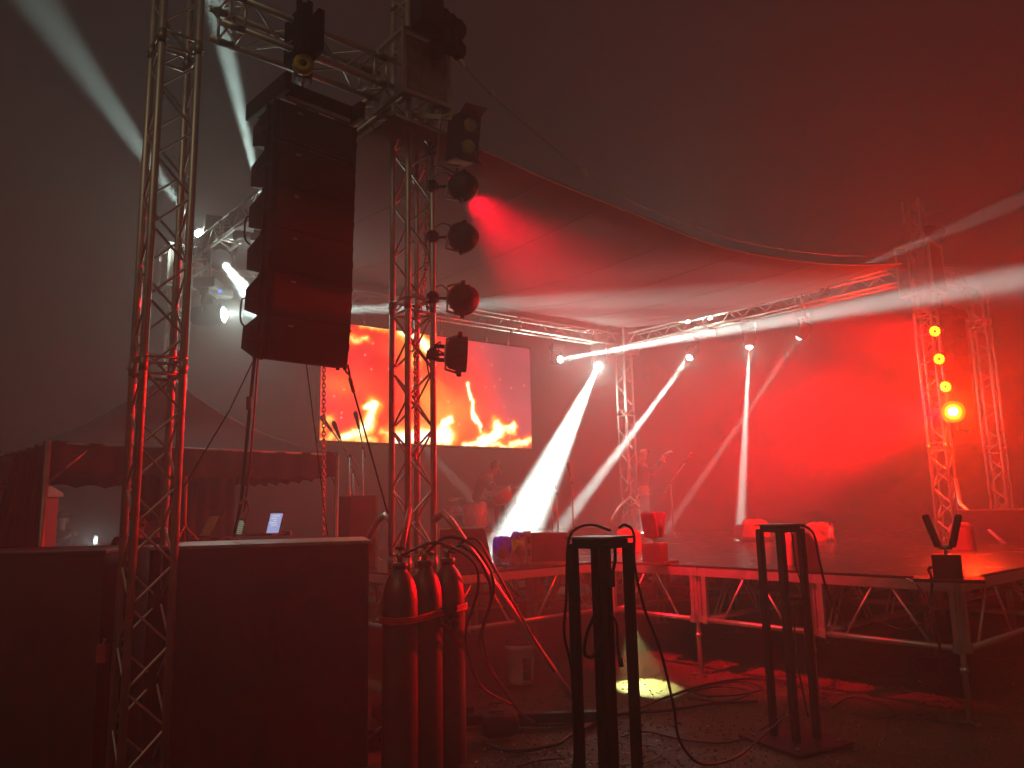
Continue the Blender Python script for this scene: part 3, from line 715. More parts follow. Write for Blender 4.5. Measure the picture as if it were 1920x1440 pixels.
moving_head('upward lamp on the left beam behind the near speaker column', 492, 385, PLb, at(396, -30, 7.4), 60000, 8, 'lampdim', blend=.8, hang=False, floor=True)
moving_head('upward lamp on the left beam beside the nearest tower', 374, 438, PLb, at(40, -40, 6.4), 10000, 7, blend=.8, hang=False, floor=True, glow=6)
moving_head('upward lamp lighting the right beam, left one of two', 1290, 604, PRb, at(1235, 300, 13), 60, 60, blend=.8, hang=False, floor=True, glow=10, scale=.8)
moving_head('upward lamp lighting the right beam, right one of two', 1331, 598, PRb, at(1275, 300, 13), 60, 60, blend=.8, hang=False, floor=True, glow=10, scale=.8)
moving_head('small lamp on the right beam throwing a faint beam up past the right tower', 1550, 528, PRb, at(1950, 360, 8.5), 6000, 3.2, 'lampdim', blend=.8, hang=False, floor=True, scale=.6)
q = atp(412, 550, *PLb); o = thing('dimmer_box', 'small box with a blue indicator below the left beam', 'power box', q)
MB().box(q, (.3, .15, .1), (U, -W, Z), .01).build('case', 'black', o); MB().box(q-V((q.x, q.y, 0)).normalized()*.1, (.035, .004, .035)).build('indicator', 'led_blue', o)
# the side lamp bodies hanging from the left beam near the column
q = atp(455, 430, PLb[0], PLb[1]); o = thing('follow_lamp', 'grey lamp body half hidden by the near speaker column', 'stage lamp', q)
MB().lathe([(.09, -.25), (.13, -.2), (.14, .1), (.11, .14)], q, V((.2, .2, -1)), 18).build('body', 'black', o); MB().cyl(q+Z*.2, V((q.x, q.y, ZB-.12)), .02).build('hanging_clamp', 'steel', o)

# LED pars on the central tower
def led_par(label, px, py, Y, d, sc=1.0, digits=True, grp='round lamps on the central tower', mount=None):
    L = at(px, py, Y); d = V(d).normalized(); side = d.cross(Z).normalized(); up = side.cross(d); o = thing('led_par', label, 'stage lamp', L, group=grp); k = sc
    b = MB(); b.lathe([(.0, -.105*k), (.07*k, -.1*k), (.105*k, -.075*k), (.12*k, -.02*k), (.128*k, .03*k), (.128*k, .05*k), (.118*k, .05*k), (.112*k, .035*k), (0, .035*k)], L, d, 28); b.build('housing', 'black', o)
    b = MB()
    for s in range(12): a = s*math.pi/6; c = L+(side*math.cos(a)+up*math.sin(a))*(.122*k)+d*(-.0*k); b.box(c, (.012*k, .012*k, .05*k), (side*math.cos(a)+up*math.sin(a), d.cross(side*math.cos(a)+up*math.sin(a)), d))
    b.build('cooling_fin', 'black', o)
    b = MB()
    mt = V(mount) if mount is not None else L-V((.3, .05, 0))
    m1 = L+(mt-L)*.5; vv = up
    b.tube([L+vv*(.132*k), L+vv*(.14*k)-d*(.0), m1+vv*(.11*k), m1+vv*(.03*k), m1-vv*(.03*k), m1-vv*(.11*k), L-vv*(.14*k), L-vv*(.132*k)], .011, n=6)
    b.build('yoke', 'steel', o)
    for s in (-1, 1): MB().cyl(L+vv*(s*.128*k), L+vv*(s*.16*k), .018*k).build('knob', 'black', o)
    b = MB(); b.cyl(m1, mt, .012); b.box(mt, (.09, .07, .08), (U, -W, Z), .015); b.cyl(mt-Z*.05, mt+Z*.05, .034); b.build('clamp', 'black', o)
    if digits:
        # seven-segment figure on the rear display
        segs = {'5': 'afgcd', '8': 'abcdefg', '2': 'abged'}
        c = L-d*(.088*k)+side*(-.065*k)-up*.0; c = L-d*.085*k-side*.062*k*(1 if digits != 'R' else -1)
        p = MB(); p.box(c, (.034, .01, .06), (side, d, up)).build('display', 'black', o)
        b = MB(); hx, hy = .007, .018; c2 = c-d*.0065
        for ch in segs['5']:
            if ch in 'agd': b.box(c2+up*{'a': hy, 'g': 0, 'd': -hy}[ch], (.012, .002, .0035), (side, d, up))
            else: b.box(c2+side*(hx if ch in 'bc' else -hx)+up*(hy/2 if ch in 'bf' else -hy/2), (.0035, .002, .014), (side, d, up))
        b.box(c2-up*.012*0+side*.0-up*.0245, (.004, .002, .004), (side, d, up))
        b.build('display_figure', 'led_red', o)
    c_ = MB(); c_.tube(sm_path([L-d*.1*k-side*.03, L-d*.15*k-side*.06+up*.04, mt+V((.06, -.02, .1)), mt+V((-.05, 0, .0)), mt+V((-.03, .03, -.2))], 6), .006, n=5); c_.build('power_cable', 'rubber', o)
    return o, L, d
cR = cp1[1]
def cm(z): return V((cR.x, cR.y, z))
zz = lambda px, py, Y: at(px, py, Y).z
dpar = V((.42, .88, -.22))
p1 = led_par('upper round lamp on the central tower, throwing a red cone', 868, 350, 6.0, dpar, 0.98, True, mount=cm(zz(825, 345, 6.1)))
p2 = led_par('middle round lamp on the central tower with a lit red figure', 868, 445, 6.0, dpar, 0.98, True, mount=cm(zz(825, 440, 6.1)))
p3 = led_par('lowest round lamp on the central tower facing away, above the side facing one', 868, 561, 6.0, dpar+V((0, 0, .15)), 0.98, True, mount=cm(zz(825, 555, 6.1)))
p4 = led_par('lamp on the central tower seen side on, facing right, with a pale back', 862, 664, 6.0, V((1, .12, -.05)), 1.12, False, mount=cm(zz(822, 662, 6.1)))
MB().lathe([(.0, -.125), (.075, -.12), (.085, -.09)], p4[1], p4[2], 20).build('back_cover', 'white', p4[0])
for s in (-1, 1): MB().cyl(p4[1]-p4[2]*.2+Z*(.055*s), p4[1]-p4[2]*.12+Z*(.055*s), .017).build('plug', 'black', p4[0])
spot('par_light', p1[1]+p1[2]*.06, p1[1]+V((.75, .7, -.62)), 8000, 66, (1, .0, .02), 1, .08)
# double blinder
q = at(868, 262, 5.95); o = thing('double_blinder', 'black two lens blinder lamp high on the central tower', 'stage lamp', q)
fd = V((.5, -.85, -.2)).normalized(); sd = fd.cross(Z).normalized(); ud = sd.cross(fd); ax = (sd, fd, ud)
MB().box(q, (.2, .24, .37), ax, .02).build('housing', 'black', o)
for s in (-1, 1):
    c = q+ud*(.088*s)+fd*.121
    MB().lathe([(.088, 0), (.088, .012), (.074, .012), (.074, .004)], c, fd, 24).build('lens_ring', 'black', o)
    MB().lathe([(.0, .012), (.04, .009), (.072, .003)], c, fd, 24).build('lens', 'lensy', o)
b = MB()
b.tube([q+ud*.22, q+ud*.22-fd*.0-sd*.17*-1*0, q+ud*.2-V((.2, 0, 0)), q-ud*.2-V((.2, 0, 0)), q-ud*.22], .012, n=6); b.build('yoke', 'steel', o)
for s in (-1, 1):
    b = MB(); b.box(q+ud*(.205*s)+fd*.16, (.19, .1, .006), (sd, (fd+ud*(s*.5)).normalized(), (ud-fd*(s*.5)).normalized())); b.build('barn_door', 'black', o)
b = MB(); mt = cm(q.z-.0); b.cyl(q-V((.2, 0, 0)), mt, .014); b.box(mt, (.1, .08, .09), (U, -W, Z), .015); b.build('clamp', 'black', o)
b = MB(); b.tube(sm_path([q-ud*.2-fd*.05, q-ud*.27-V((.05, 0, 0)), q-ud*.22-V((.16, 0, 0)), mt-Z*.15], 6), .007); b.build('power_cable', 'rubber', o)

# amber LED pars on the right tower, the lowest one glaring
def amber(label, px, py, Y, d, hot=False):
    L = at(px, py, Y); d = V(d).normalized(); side = d.cross(Z).normalized(); up = side.cross(d)
    o = thing('led_par', label, 'stage lamp', L, group='amber lamps on the right tower')
    MB().lathe([(0, -.14), (.06, -.13), (.09, -.08), (.095, .012), (.088, .012), (.086, 0), (0, 0)], L, d, 22).build('housing', 'black', o)
    b = MB()
    if hot:
        b.lathe([(0, .05), (.04, .046), (.062, .03)], L, d, 24)
        MB().lathe([(.062, .03), (.105, .022)], L, d, 24).build('inner_glare', M['glare_y'], o); MB().lathe([(.105, .022), (.16, .012)], L, d, 24).build('outer_glare', M['glare_o'], o); MB().lathe([(.16, .012), (.168, .014), (.168, -.03), (.09, -.05)], L, d, 24).build('glare_rim', 'black', o)  # camera glare modelled as glowing rings around the lamp face
    else:
        for rr, n in ((.066, 12), (.034, 6)):
            for k in range(n):
                a = 2*math.pi*(k+.5*(n == 6))/n; c = L+(side*math.cos(a)+up*math.sin(a))*rr+d*.004; b.lathe([(0, .004), (.0155, .0)], c, d, 8)
    b.build('led_array', M['led_hot' if hot else 'led_y'], o)
    mt = V((cp2[3].x, cp2[3].y, L.z)) ; b = MB(); b.tube([L-d*.05+side*.11, L-d*.2, L-d*.05-side*.11], .01, n=6); b.cyl(L-d*.2, mt, .012); b.build('yoke', 'steel', o)
    return L, d
tgt = V((0, 0, EYE))
for lab, x, y, hot in (('top amber lamp on the right tower', 1753, 621, 0), ('second amber lamp on the right tower', 1761, 673, 0), ('third amber lamp on the right tower, just above the glare', 1773, 725, 0), ('lowest amber lamp on the right tower, a white and yellow glare', 1787, 772, 1)):
    L0 = at(x, y, 11.35); aim = (V((-1.2, 6.0, 1.6))-L0) if not hot else (V((.2, 0, 1.6))-L0)
    LA, dA = amber(lab, x, y, 11.35, aim, bool(hot))
    if hot:
        spot('red_flood', LA+dA*.08, V((-1.4, 5.2, 1.75)), 12000, 27, (1, .0, .004), 1, .06)
        point('red_glare', LA+dA*.22, 780, (1, .006, .0), .09); point('glare_core', LA+dA*.16, 25, (1, .7, .05), .05)  # point lamps added to imitate the red and yellow glare bloom
    elif y == 673: point('red_halo', LA+dA*.16, 160, (1, .002, .0), .08)
    else: spot('red_flood', LA+dA*.03, V((-5, 7.6, 1.5)) if y == 621 else at(1400, 880, 14), 2500 if y == 621 else 3200, 60 if y == 621 else 130, (1, .0, .002), 1, .08)

# ---------------------------------------------------------------- gas cylinders
def cyl_proto():
    o = thing('gas_cylinder', '', 'gas cylinder', (0, 0, 0), 0.0)
    prof = [(.0, 0), (.1, 0), (.113, .015), (.115, .05), (.115, 1.03), (.1145, 1.07), (.1125, 1.11), (.1075, 1.15), (.099, 1.185), (.086, 1.22), (.07, 1.247), (.055, 1.264), (.045, 1.278), (.044, 1.292), (.05, 1.294), (.05, 1.325), (.042, 1.33), (.03, 1.332)]
    MB().lathe(prof, n=36).build('body', 'cyl', o, local=True)
    b = MB(); b.cyl((0, 0, 1.332), (0, 0, 1.40), .02); b.cyl((0, 0, 1.372), (.065, 0, 1.372), .015); b.cyl((-.03, 0, 1.38), (0, 0, 1.38), .014); b.build('valve', 'brass', o, local=True)
    b = MB(); b.cyl((0, 0, 1.40), (0, 0, 1.412), .012); b.lathe([(0, 1.41), (.034, 1.41), (.036, 1.42), (.034, 1.43), (0, 1.432)], n=14); b.build('handwheel', 'black', o, local=True)
    return o
cy0 = cyl_proto(); cylp = []
for k, (x, Y, lab, rz) in enumerate([(750, 5.1, 'leftmost gas cylinder, nearest the black table', .2), (797, 5.27, 'middle gas cylinder of the strapped three', .5), (841, 5.45, 'rightmost gas cylinder, with hoses arching off it', .1)]):
    o = cy0 if k == 0 else copy_tree(cy0); q = at(x, 1250, Y); q.z = 0; o.location = q; o.rotation_quaternion = Quaternion((0, 0, 1), rz); o['label'] = lab; o['group'] = 'gas cylinders strapped together'; cylp.append(q)
zs = [.98, 1.0, 1.02]
ds = (cylp[2]-cylp[0]).normalized(); ns_ = V((ds.y, -ds.x, 0)); ring = []
for a in np.linspace(math.pi*.5, math.pi*1.5, 9): ring.append(cylp[0]+(ns_*-math.sin(a+math.pi)*1+ds*math.cos(a))*.118+Z*.97)
# strap wraps the outside of all three
def capsule(z, r):
    pts = []
    for a in np.linspace(0, math.pi, 9): pts.append(cylp[2]+(ds*math.sin(a)+ns_*math.cos(a))*r+Z*(z+.03))
    for a in np.linspace(math.pi, 2*math.pi, 9): pts.append(cylp[0]+(ds*math.sin(a)+ns_*math.cos(a))*r+Z*z)
    return pts
o = thing('ratchet_strap', 'red strap with a knot tying the three gas cylinders together', 'strap', cylp[1]+Z)
b = MB()
for dz in (-.014, 0, .014): b.tube([p+Z*dz for p in capsule(.975, .127)], .009, n=5, closed=True)
b.build('webbing', 'tape', o)
kn = cylp[1].lerp(cylp[2], .35)+ns_*.15+Z*.97; b = MB()
for _ in range(7): b.tube(sm_path([kn+V(rng.uniform(-.06, .06, 3)) for _ in range(4)], 4), .012, n=5)
b.tube(sm_path([kn, kn+V((.03, -.02, -.08)), kn+V((-.05, -.02, -.06)), kn+V((-.08, 0, .0))], 4), .012, n=5)
b.build('knot', 'cloth', o)
# hoses from the valves
def cable(label, pts, r=.009, m='rubber', name='cable', cat='cable', sub=10):
    return setp(MB().tube(sm_path(pts, sub), r, n=7).build(name, m), label, cat)
v = [p+Z*1.37 for p in cylp]
cable('outermost black hose arching from the gas cylinders down to the ground', [v[1], at(835, 1008, 5.2), at(880, 1018, 5.2), at(915, 1060, 5.25), at(925, 1110, 5.35), at(905, 1190, 5.5), at(925, 1260, 5.8), at(970, 1330, 6.2), at(1005, 1358, 6.1)], .011, name='gas_hose', cat='hose')
cable('middle black hose looping down beside the rightmost gas cylinder', [v[2], at(868, 1024, 5.3), at(905, 1060, 5.3), at(921, 1120, 5.4), at(900, 1200, 5.5), at(916, 1250, 5.7), at(955, 1305, 6.0)], .011, name='gas_hose', cat='hose')
cable('inner black hose curling tight around the rightmost gas cylinder', [v[0], at(810, 1018, 5.0), at(855, 1030, 5.1), at(892, 1060, 5.15), at(895, 1110, 5.3), at(874, 1180, 5.4), at(880, 1235, 5.5), at(905, 1290, 5.7), at(960, 1322, 5.9)], .010, name='gas_hose', cat='hose')
cable('black hose running from the gas cylinders along the red lit strut', [v[2], at(890, 1010, 5.5), at(925, 1062, 5.6), at(965, 1135, 5.8), at(1005, 1205, 6.1), at(1040, 1260, 6.3)], .010, name='gas_hose', cat='hose')

# ---------------------------------------------------------------- black pedestal frames
def pedestal_proto():
    o = thing('pedestal_frame', '', 'stand', (0, 0, 0), 0.0); s, H = .245, 1.5; e = s/2-.022
    for x, y in ((-e, -e), (e, -e), (e, e), (-e, e)): MB().box((x, y, H/2), (.044, .044, H-.06), bev=.004).build('leg', 'black', o, local=True)
    MB().box((0, 0, H-.0), (s+.01, s+.01, .012), bev=.003).build('top_plate', 'steel', o, local=True)
    b = MB()
    for y in (-e, e): b.box((0, y, H-.03), (s-.09, .04, .045))
    for x in (-e, e): b.box((x, 0, H-.03), (.04, s-.09, .045))
    b.build('top_rail', 'black', o, local=True)
    MB().box((0, 0, .012), (.55, .55, .018), bev=.006).build('base_plate', 'black', o, local=True)
    b = MB()
    for x, y in ((-.2, -.2), (.2, -.2), (.2, .2), (-.2, .2)): b.cyl((x, y, .02), (x, y, .035), .016)
    b.build('bolt', 'steel', o, local=True)
    return o
pf = pedestal_proto(); q = at(1130, 1150, 4.05); q.z = 0; pf.location = q; pf.rotation_quaternion = Quaternion((0, 0, 1), R(48)); setp(pf, 'nearer black four legged pedestal frame, with cables looped over its top', None, 'black pedestal frames'); PF1 = q
o = copy_tree(pf); q = at(1474, 1150, 5.75); q.z = 0; o.location = q; o.rotation_quaternion = Quaternion((0, 0, 1), R(28)); o['label'] = 'farther black pedestal frame, its base plate on the ground in front of the stage'; PF2 = q
cable('black cable looped over the top of the nearer pedestal frame and down its left side', [at(1145, 995, 4.0), at(1110, 984, 4.0), at(1080, 992, 3.95), at(1065, 1020, 3.9), at(1062, 1120, 3.9), at(1058, 1190, 3.9), at(1072, 1260, 3.95), at(1078, 1400, 4.0), at(1070, 1480, 4.0)], .007)
cable('black cable with a connector hanging inside the nearer pedestal frame', [at(1160, 990, 4.1), at(1172, 984, 4.1), at(1188, 1000, 4.05), at(1190, 1060, 4.0), at(1208, 1140, 4.0), at(1238, 1220, 4.0), at(1262, 1320, 4.05), at(1275, 1390, 4.1), at(1315, 1432, 4.2), at(1380, 1420, 4.5), at(1430, 1380, 5.0), at(1465, 1350, 5.3)], .007)
cable('thin cable drooping between the legs of the nearer pedestal frame', [at(1150, 1010, 4.05), at(1153, 1050, 4.05), at(1140, 1100, 4.05), at(1112, 1160, 4.1), at(1100, 1190, 4.1), at(1096, 1225, 4.1), at(1112, 1230, 4.1), at(1128, 1200, 4.1)], .009)
cable('short cable end with plug hanging off the middle leg of the nearer pedestal frame', [at(1145, 1150, 3.85), at(1156, 1170, 3.85), at(1158, 1210, 3.85), at(1162, 1235, 3.85)], .006)
setp(MB().cyl(at(1162, 1232, 3.85), at(1165, 1250, 3.85), .012).build('cable_plug', 'rubber'), 'black plug dangling by the middle leg of the nearer pedestal frame', 'plug')
setp(MB().box(at(1145, 1085, 3.86), (.04, .03, .08), bev=.01).build('inline_connector', 'rubber'), 'inline cable connector hanging inside the nearer pedestal frame', 'connector')
cable('black cable hooped over the farther pedestal frame and down to the stage edge', [at(1478, 986, 5.75), at(1500, 984, 5.7), at(1525, 1000, 5.6), at(1536, 1050, 5.6), at(1545, 1090, 5.6), at(1556, 1120, 5.8), at(1588, 1180, 6.2)], .009)
cable('thin cable crossing between the legs of the farther pedestal frame', [at(1485, 1000, 5.7), at(1492, 1060, 5.7), at(1505, 1110, 5.7), at(1490, 1160, 5.7), at(1497, 1250, 5.6), at(1515, 1345, 5.5)], .006)
tg = MB().box(at(1124, 1197, 4.3), (.035, .01, .045)).build('cable_tag', emis('green_tag_glow', (.05, .5, .08), .35)); setp(tg, 'small glowing green tag on a cable behind the nearer pedestal frame', 'tag')  # tag colour given its own glow, no lamp in it

# ---------------------------------------------------------------- bucket, floor lamp, patch of light
q = atz(977, 1283, 0); q.z = .0; o = thing('bucket', 'white plastic bucket with a black lid under the stage edge', 'bucket', q)
k = .9
MB().lathe([(0, .01), (.125*k, .01), (.135*k, .05), (.15*k, .36), (.155*k, .36), (.158*k, .33), (.163*k, .33), (.163*k, .365), (.158*k, .385), (.14*k, .385)], q, n=32).build('pail', 'white', o)
MB().lathe([(.166*k, .375), (.168*k, .4), (.16*k, .415), (.05, .42), (.0, .42)], q, n=32).build('lid', 'rubber', o)
b = MB(); b.lathe([(.1, .42), (.12, .44), (.09, .47), (.0, .47)], q, n=20); b.build('lid_rim', 'rubber', o)
b = MB(); pc = V((0, 0, EYE))-q; pc.z = 0; pc.normalize(); sdd = Z.cross(pc)
lb = MB()
for a in np.linspace(.25, .75, 5): 
    dd = pc*math.cos(a)+sdd*math.sin(a); lb.box(q+dd*(.1315*1.005)+Z*.16, (.022, .004, .2), (Z.cross(dd), dd, Z))
lb.build('label_band', 'black', o)
b = MB(); b.tube(sm_path([q+sdd*(.145)+Z*.3, q+pc*.1+sdd*.12+Z*.2, q+pc*.16+Z*.14, q+pc*.1-sdd*.12+Z*.2, q-sdd*.145+Z*.3], 6), .003, n=5); b.build('handle', 'steel', o)
q = atz(938, 1385, 0); o = thing('floor_motor', 'small dark ribbed canister lying on the ground right of the gas cylinders', 'canister', q+Z*.09)
MB().lathe([(0, -.13), (.06, -.13), (.085, -.1), (.09, 0), (.085, .1), (.06, .13), (0, .13)], q+Z*.1, (.95, .3, .05), 20).build('body', 'black', o)
b = MB()
for k in range(8): a = k*math.pi/4; b.cyl(q+Z*.1+V((-.08, -.02+.09*math.cos(a), .09*math.sin(a))), q+Z*.1+V((.08, .03+.09*math.cos(a), .09*math.sin(a))), .008, n=5)
b.build('rib', 'rubber', o)
# work lamp under the deck corner making the bright patch
pt = atz(1205, 1281, 0); lp = V((pt.x-.06, pt.y+.45, .55)); lp = at(1180, 1165, 8.0)
o = thing('work_lamp', 'small work lamp clamped under the stage deck, shining on the ground', 'work lamp', lp+Z*.04)
dl = (pt-lp).normalized(); MB().lathe([(.02, -.1), (.045, -.06), (.05, .0), (.045, .0)], lp, dl, 16).build('shade', 'black', o); MB().lathe([(0, -.01), (.04, -.01)], lp, dl, 14).build('bulb', M['lampdim'], o)
spot('work_light', lp+dl*.01, pt, 230, 54, (.9, 1, .35), .5, .02)

# ---------------------------------------------------------------- ground cables, scraps, plank
def gc(label, px, r=.009, m='rubber', z=.012): return cable(label, [V((p.x, p.y, z)) for p in (atz(x, y, 0) for x, y in px)], r, m)
gc('thick black cable run curving over the ground from under the stage to the left', [(905, 1395), (960, 1412), (1040, 1400), (1075, 1380), (1150, 1345), (1250, 1335), (1340, 1322), (1420, 1318)], .014)
gc('black cable bending across the dirt below the bright patch', [(960, 1360), (1050, 1362), (1170, 1340), (1250, 1310), (1330, 1285), (1420, 1275), (1500, 1290)], .012)
gc('coil of thin black cable left of the farther pedestal frame', [(1290, 1300), (1340, 1285), (1400, 1282), (1430, 1294), (1390, 1305), (1330, 1308), (1300, 1300), (1350, 1290), (1410, 1300), (1360, 1318), (1290, 1312)], .007)
gc('thin cable snaking over the front dirt between the pedestal frames', [(1165, 1385), (1210, 1375), (1290, 1392), (1370, 1395), (1430, 1370), (1475, 1340)], .006)
gc('loose white looped cable beside the nearer pedestal frame', [(1120, 1425), (1160, 1438), (1215, 1432), (1240, 1415), (1225, 1402), (1190, 1400)], .006, 'grey')
gc('black cable trailing from the floor canister to the left edge of the dirt', [(915, 1385), (905, 1350), (915, 1325), (945, 1320)], .007)
gc('cable loop on the dirt right of the farther pedestal base', [(1560, 1330), (1600, 1310), (1660, 1325), (1680, 1345), (1640, 1350), (1600, 1340)], .007)
gc('curly cable in the dirt in front of the gas cylinders', [(930, 1435), (960, 1415), (985, 1420), (970, 1440), (1010, 1430), (1060, 1425)], .006)
# pale paper scraps, with shiny pieces imitating wet glints on the dirt
b = MB()
for _ in range(240):
    x, y = rng.normal(1110, 110), rng.uniform(1375, 1440)
    if _ > 140: x, y = rng.uniform(880, 1650), rng.uniform(1300, 1440)
    p = atz(x, y, .0); a = rng.uniform(0, 6.28); s = rng.uniform(.003, .011); t = rng.uniform(-.5, .5)
    e1 = V((math.cos(a), math.sin(a), t)).normalized(); e2 = Z.cross(e1).normalized(); p.z = .006+abs(t)*s
    b.box(p, (s*2, s, .0015), (e1, e2, e1.cross(e2)))
so_ = b.build('litter', 'paper'); setp(so_, kind='stuff', label='scattered pale paper scraps and imitated wet glints on the dirt', cat='litter')
b = MB()
for _ in range(2600):
    x, y = rng.uniform(850, 1920), rng.uniform(1230, 1440); p = atz(x, y, 0); s = rng.uniform(.004, .014); b.ball((p.x, p.y, -.004+s*.3), s, 5, (1, .8, .6))
setp(b.build('gravel', mat('pebble', (.16, .13, .1), .7, 0, .4, 30)), kind='stuff', label='small stones in the dirt', cat='gravel')
gl = atz(965, 1440, 0)
q = atz(700, 1398, 0); o = thing('metal_bracket', 'bright metal bracket on the ground left of the gas cylinders', 'bracket', q)
MB().box(q+Z*.08, (.14, .03, .02), (V((.8, .3, .5)).normalized(), V((-.3, .95, 0)).normalized(), V((-.5, 0, .85)).normalized())).build('plate', 'chrome', o); MB().box(q+Z*.03, (.1, .08, .05), bev=.01).build('foot', 'black', o)
q = atz(676, 1436, 0); o = thing('redlit_wedge', 'small red lit block at the foot of the black table', 'block', q); MB().prism([q+V((-.03, 0, 0)), q+V((.04, 0, 0)), q+V((.03, 0, .12)), q+V((-.01, 0, .14))], V((0, .06, 0))).build('block', 'redpl_lit', o); MB().cyl(q+V((-.01, .02, .13)), q+V((-.015, .02, .22)), .006).build('pin', 'steel', o)  # red light on the block is carried by its colour

# ---------------------------------------------------------------- things standing on the stage
def frame_at(p): d = V((p.x, p.y, 0)).normalized(); return d.cross(Z), d    # right vector, away vector
q = on(880, 1058); q = on(885, 1062); o = thing('floor_monitor', 'black wedge monitor speaker at the left end of the side wing', 'loudspeaker', q)
rx, aw = frame_at(q)
prof = [(-.33, 0), (.23, 0), (.13, .4), (-.33, .4)]
MB().prism([q+rx*x+Z*z-aw*.2 for x, z in prof], aw*.42).build('cabinet', 'cab', o)
MB().prism([q+rx*x+Z*z-aw*.208 for x, z in [(-.3, .03), (.19, .03), (.105, .37), (-.3, .37)]], aw*.006).build('grille', 'grille', o)
def wrapped(label, px, py, w, d, h, mats, seed):
    q = on(px, py); rx, aw = frame_at(q); o = thing('wrapped_lamp', label, 'stage lamp', q, group='plastic wrapped lamps on the side wing'); g = np.random.default_rng(seed)
    MB().box(q+Z*(h*.42), (w*.4, d*.5, h*.8), (rx, aw, Z), .03).build('lamp_body', 'grey', o)
    for mi, (zz0, zz1, mm, am) in enumerate(mats):
        b = MB(); n = 40; rows = 10; vs = []
        for k in range(rows+1):
            t = k/rows; z = h*(zz0+(zz1-zz0)*t)
            for i in range(n):
                a = 2*math.pi*i/n; r_ = (abs(math.cos(a))**4+abs(math.sin(a))**4)**-.25
                j = 1+am*(g.random()-.5)+.06*math.sin(a*7+k); top_ = 1-.55*max(0, (zz0+(zz1-zz0)*t-.86)/.2)
                vs.append(q+rx*(w/2*math.cos(a)*r_*j*top_)+aw*(d/2*math.sin(a)*r_*j*top_)+Z*(z+.015*g.standard_normal()))
        b.add(vs, [(k*n+i, k*n+(i+1) % n, (k+1)*n+(i+1) % n, (k+1)*n+i) for k in range(rows) for i in range(n)])
        if mi == len(mats)-1: b.add(vs[-n:], [tuple(range(n))])
        b.build('wrap', mm, o)
    c = q-aw*(d/2+.012)+Z*(h*.4)+rx*.01; b = MB(); b.lathe([(0, .01), (.05, .008), (.065, -.01)], c, -aw, 18); b.build('lens', 'black', o)
wrapped('lamp wrapped in blue and pale plastic at the side wing edge', 942, 1056, .20, .2, .29, [(.0, .42, 'clear', .1), (.4, 1.0, 'blue', .1)], 4)
wrapped('lamp wrapped in yellow plastic at the side wing edge', 975, 1054, .21, .2, .32, [(.0, .3, 'redpl_lit', .08), (.28, .86, 'yellow', .08), (.84, 1.0, 'blue', .1)], 8)
q = on(1022, 1058); rx, aw = frame_at(q); o = thing('speaker_case', 'dark rectangular speaker with a grey end panel beside the wrapped lamps', 'loudspeaker', q)
MB().box(q+Z*.185+rx*.05, (.40, .28, .3), (rx, aw, Z), .02).build('cabinet', 'cab', o)
MB().box(q+Z*.2-rx*.175, (.07, .3, .31), (rx, aw, Z), .02).build('end_panel', 'grey', o)
for s in (-1, 1): MB().box(q+Z*(.2+.065*s)-rx*.165-aw*.152, (.035, .008, .07), (rx, aw, Z)).build('vent', 'black', o)
MB().box(q+Z*.02, (.46, .3, .03), (rx, aw, Z)).build('base', 'ply', o)
q = on(1105, 1022); rx, aw = frame_at(q); o = thing('floor_monitor', 'low wedge monitor speaker behind the nearer pedestal frame', 'loudspeaker', q)
MB().prism([q+rx*x+Z*z-aw*.2 for x, z in [(-.4, 0), (.42, 0), (.34, .27), (-.22, .30), (-.36, .2)]], aw*.5).build('cabinet', 'cab', o)
MB().prism([q+rx*x+Z*z-aw*.21 for x, z in [(-.3, .04), (.32, .04), (.26, .23), (-.2, .25)]], aw*.006).build('grille', 'grille', o)
def lump(name, label, cat, px, py, w, d, h, m_, seed, grp=None, am=.05):
    q = on(px, py); rx, aw = frame_at(q); g = np.random.default_rng(seed); n, rows = 32, 10; vs = []
    for k in range(rows+1):
        t = k/rows
        for i in range(n):
            a = 2*math.pi*i/n; r_ = (abs(math.cos(a))**3+abs(math.sin(a))**3)**(-1/3); f = (1-.1*t)*(1-.45*max(0, (t-.85)/.15))*(1+am*math.sin(a*5+seed+t*3)+am*(g.random()-.5))
            vs.append(q+rx*(w/2*math.cos(a)*r_*f)+aw*(d/2*math.sin(a)*r_*f)+Z*(h*t+.01*g.standard_normal()*(k > 0)))
    b = MB(); b.add(vs, [(k*n+i, k*n+(i+1) % n, (k+1)*n+(i+1) % n, (k+1)*n+i) for k in range(rows) for i in range(n)], True); b.add(vs[-n:], [tuple(range(n))])
    o = b.build(name, m_); return setp(o, label, cat, grp), q, rx, aw
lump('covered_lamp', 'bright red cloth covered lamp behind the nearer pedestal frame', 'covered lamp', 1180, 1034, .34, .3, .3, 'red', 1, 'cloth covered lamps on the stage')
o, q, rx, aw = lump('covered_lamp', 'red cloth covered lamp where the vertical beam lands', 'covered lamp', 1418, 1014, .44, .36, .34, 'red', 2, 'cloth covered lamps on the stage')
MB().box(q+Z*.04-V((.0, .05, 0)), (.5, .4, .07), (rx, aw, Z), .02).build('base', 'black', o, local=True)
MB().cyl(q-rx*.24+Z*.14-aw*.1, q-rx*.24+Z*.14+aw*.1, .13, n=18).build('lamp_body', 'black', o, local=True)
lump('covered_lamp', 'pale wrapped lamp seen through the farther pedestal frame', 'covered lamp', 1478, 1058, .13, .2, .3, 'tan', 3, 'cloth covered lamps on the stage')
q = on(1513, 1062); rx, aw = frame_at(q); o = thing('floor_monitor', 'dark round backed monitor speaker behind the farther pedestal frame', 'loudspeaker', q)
b = MB(); prof = [(-.1, 0), (.1, 0), (.12, .1), (.1, .22), (.04, .31), (-.08, .33), (-.1, .3)]
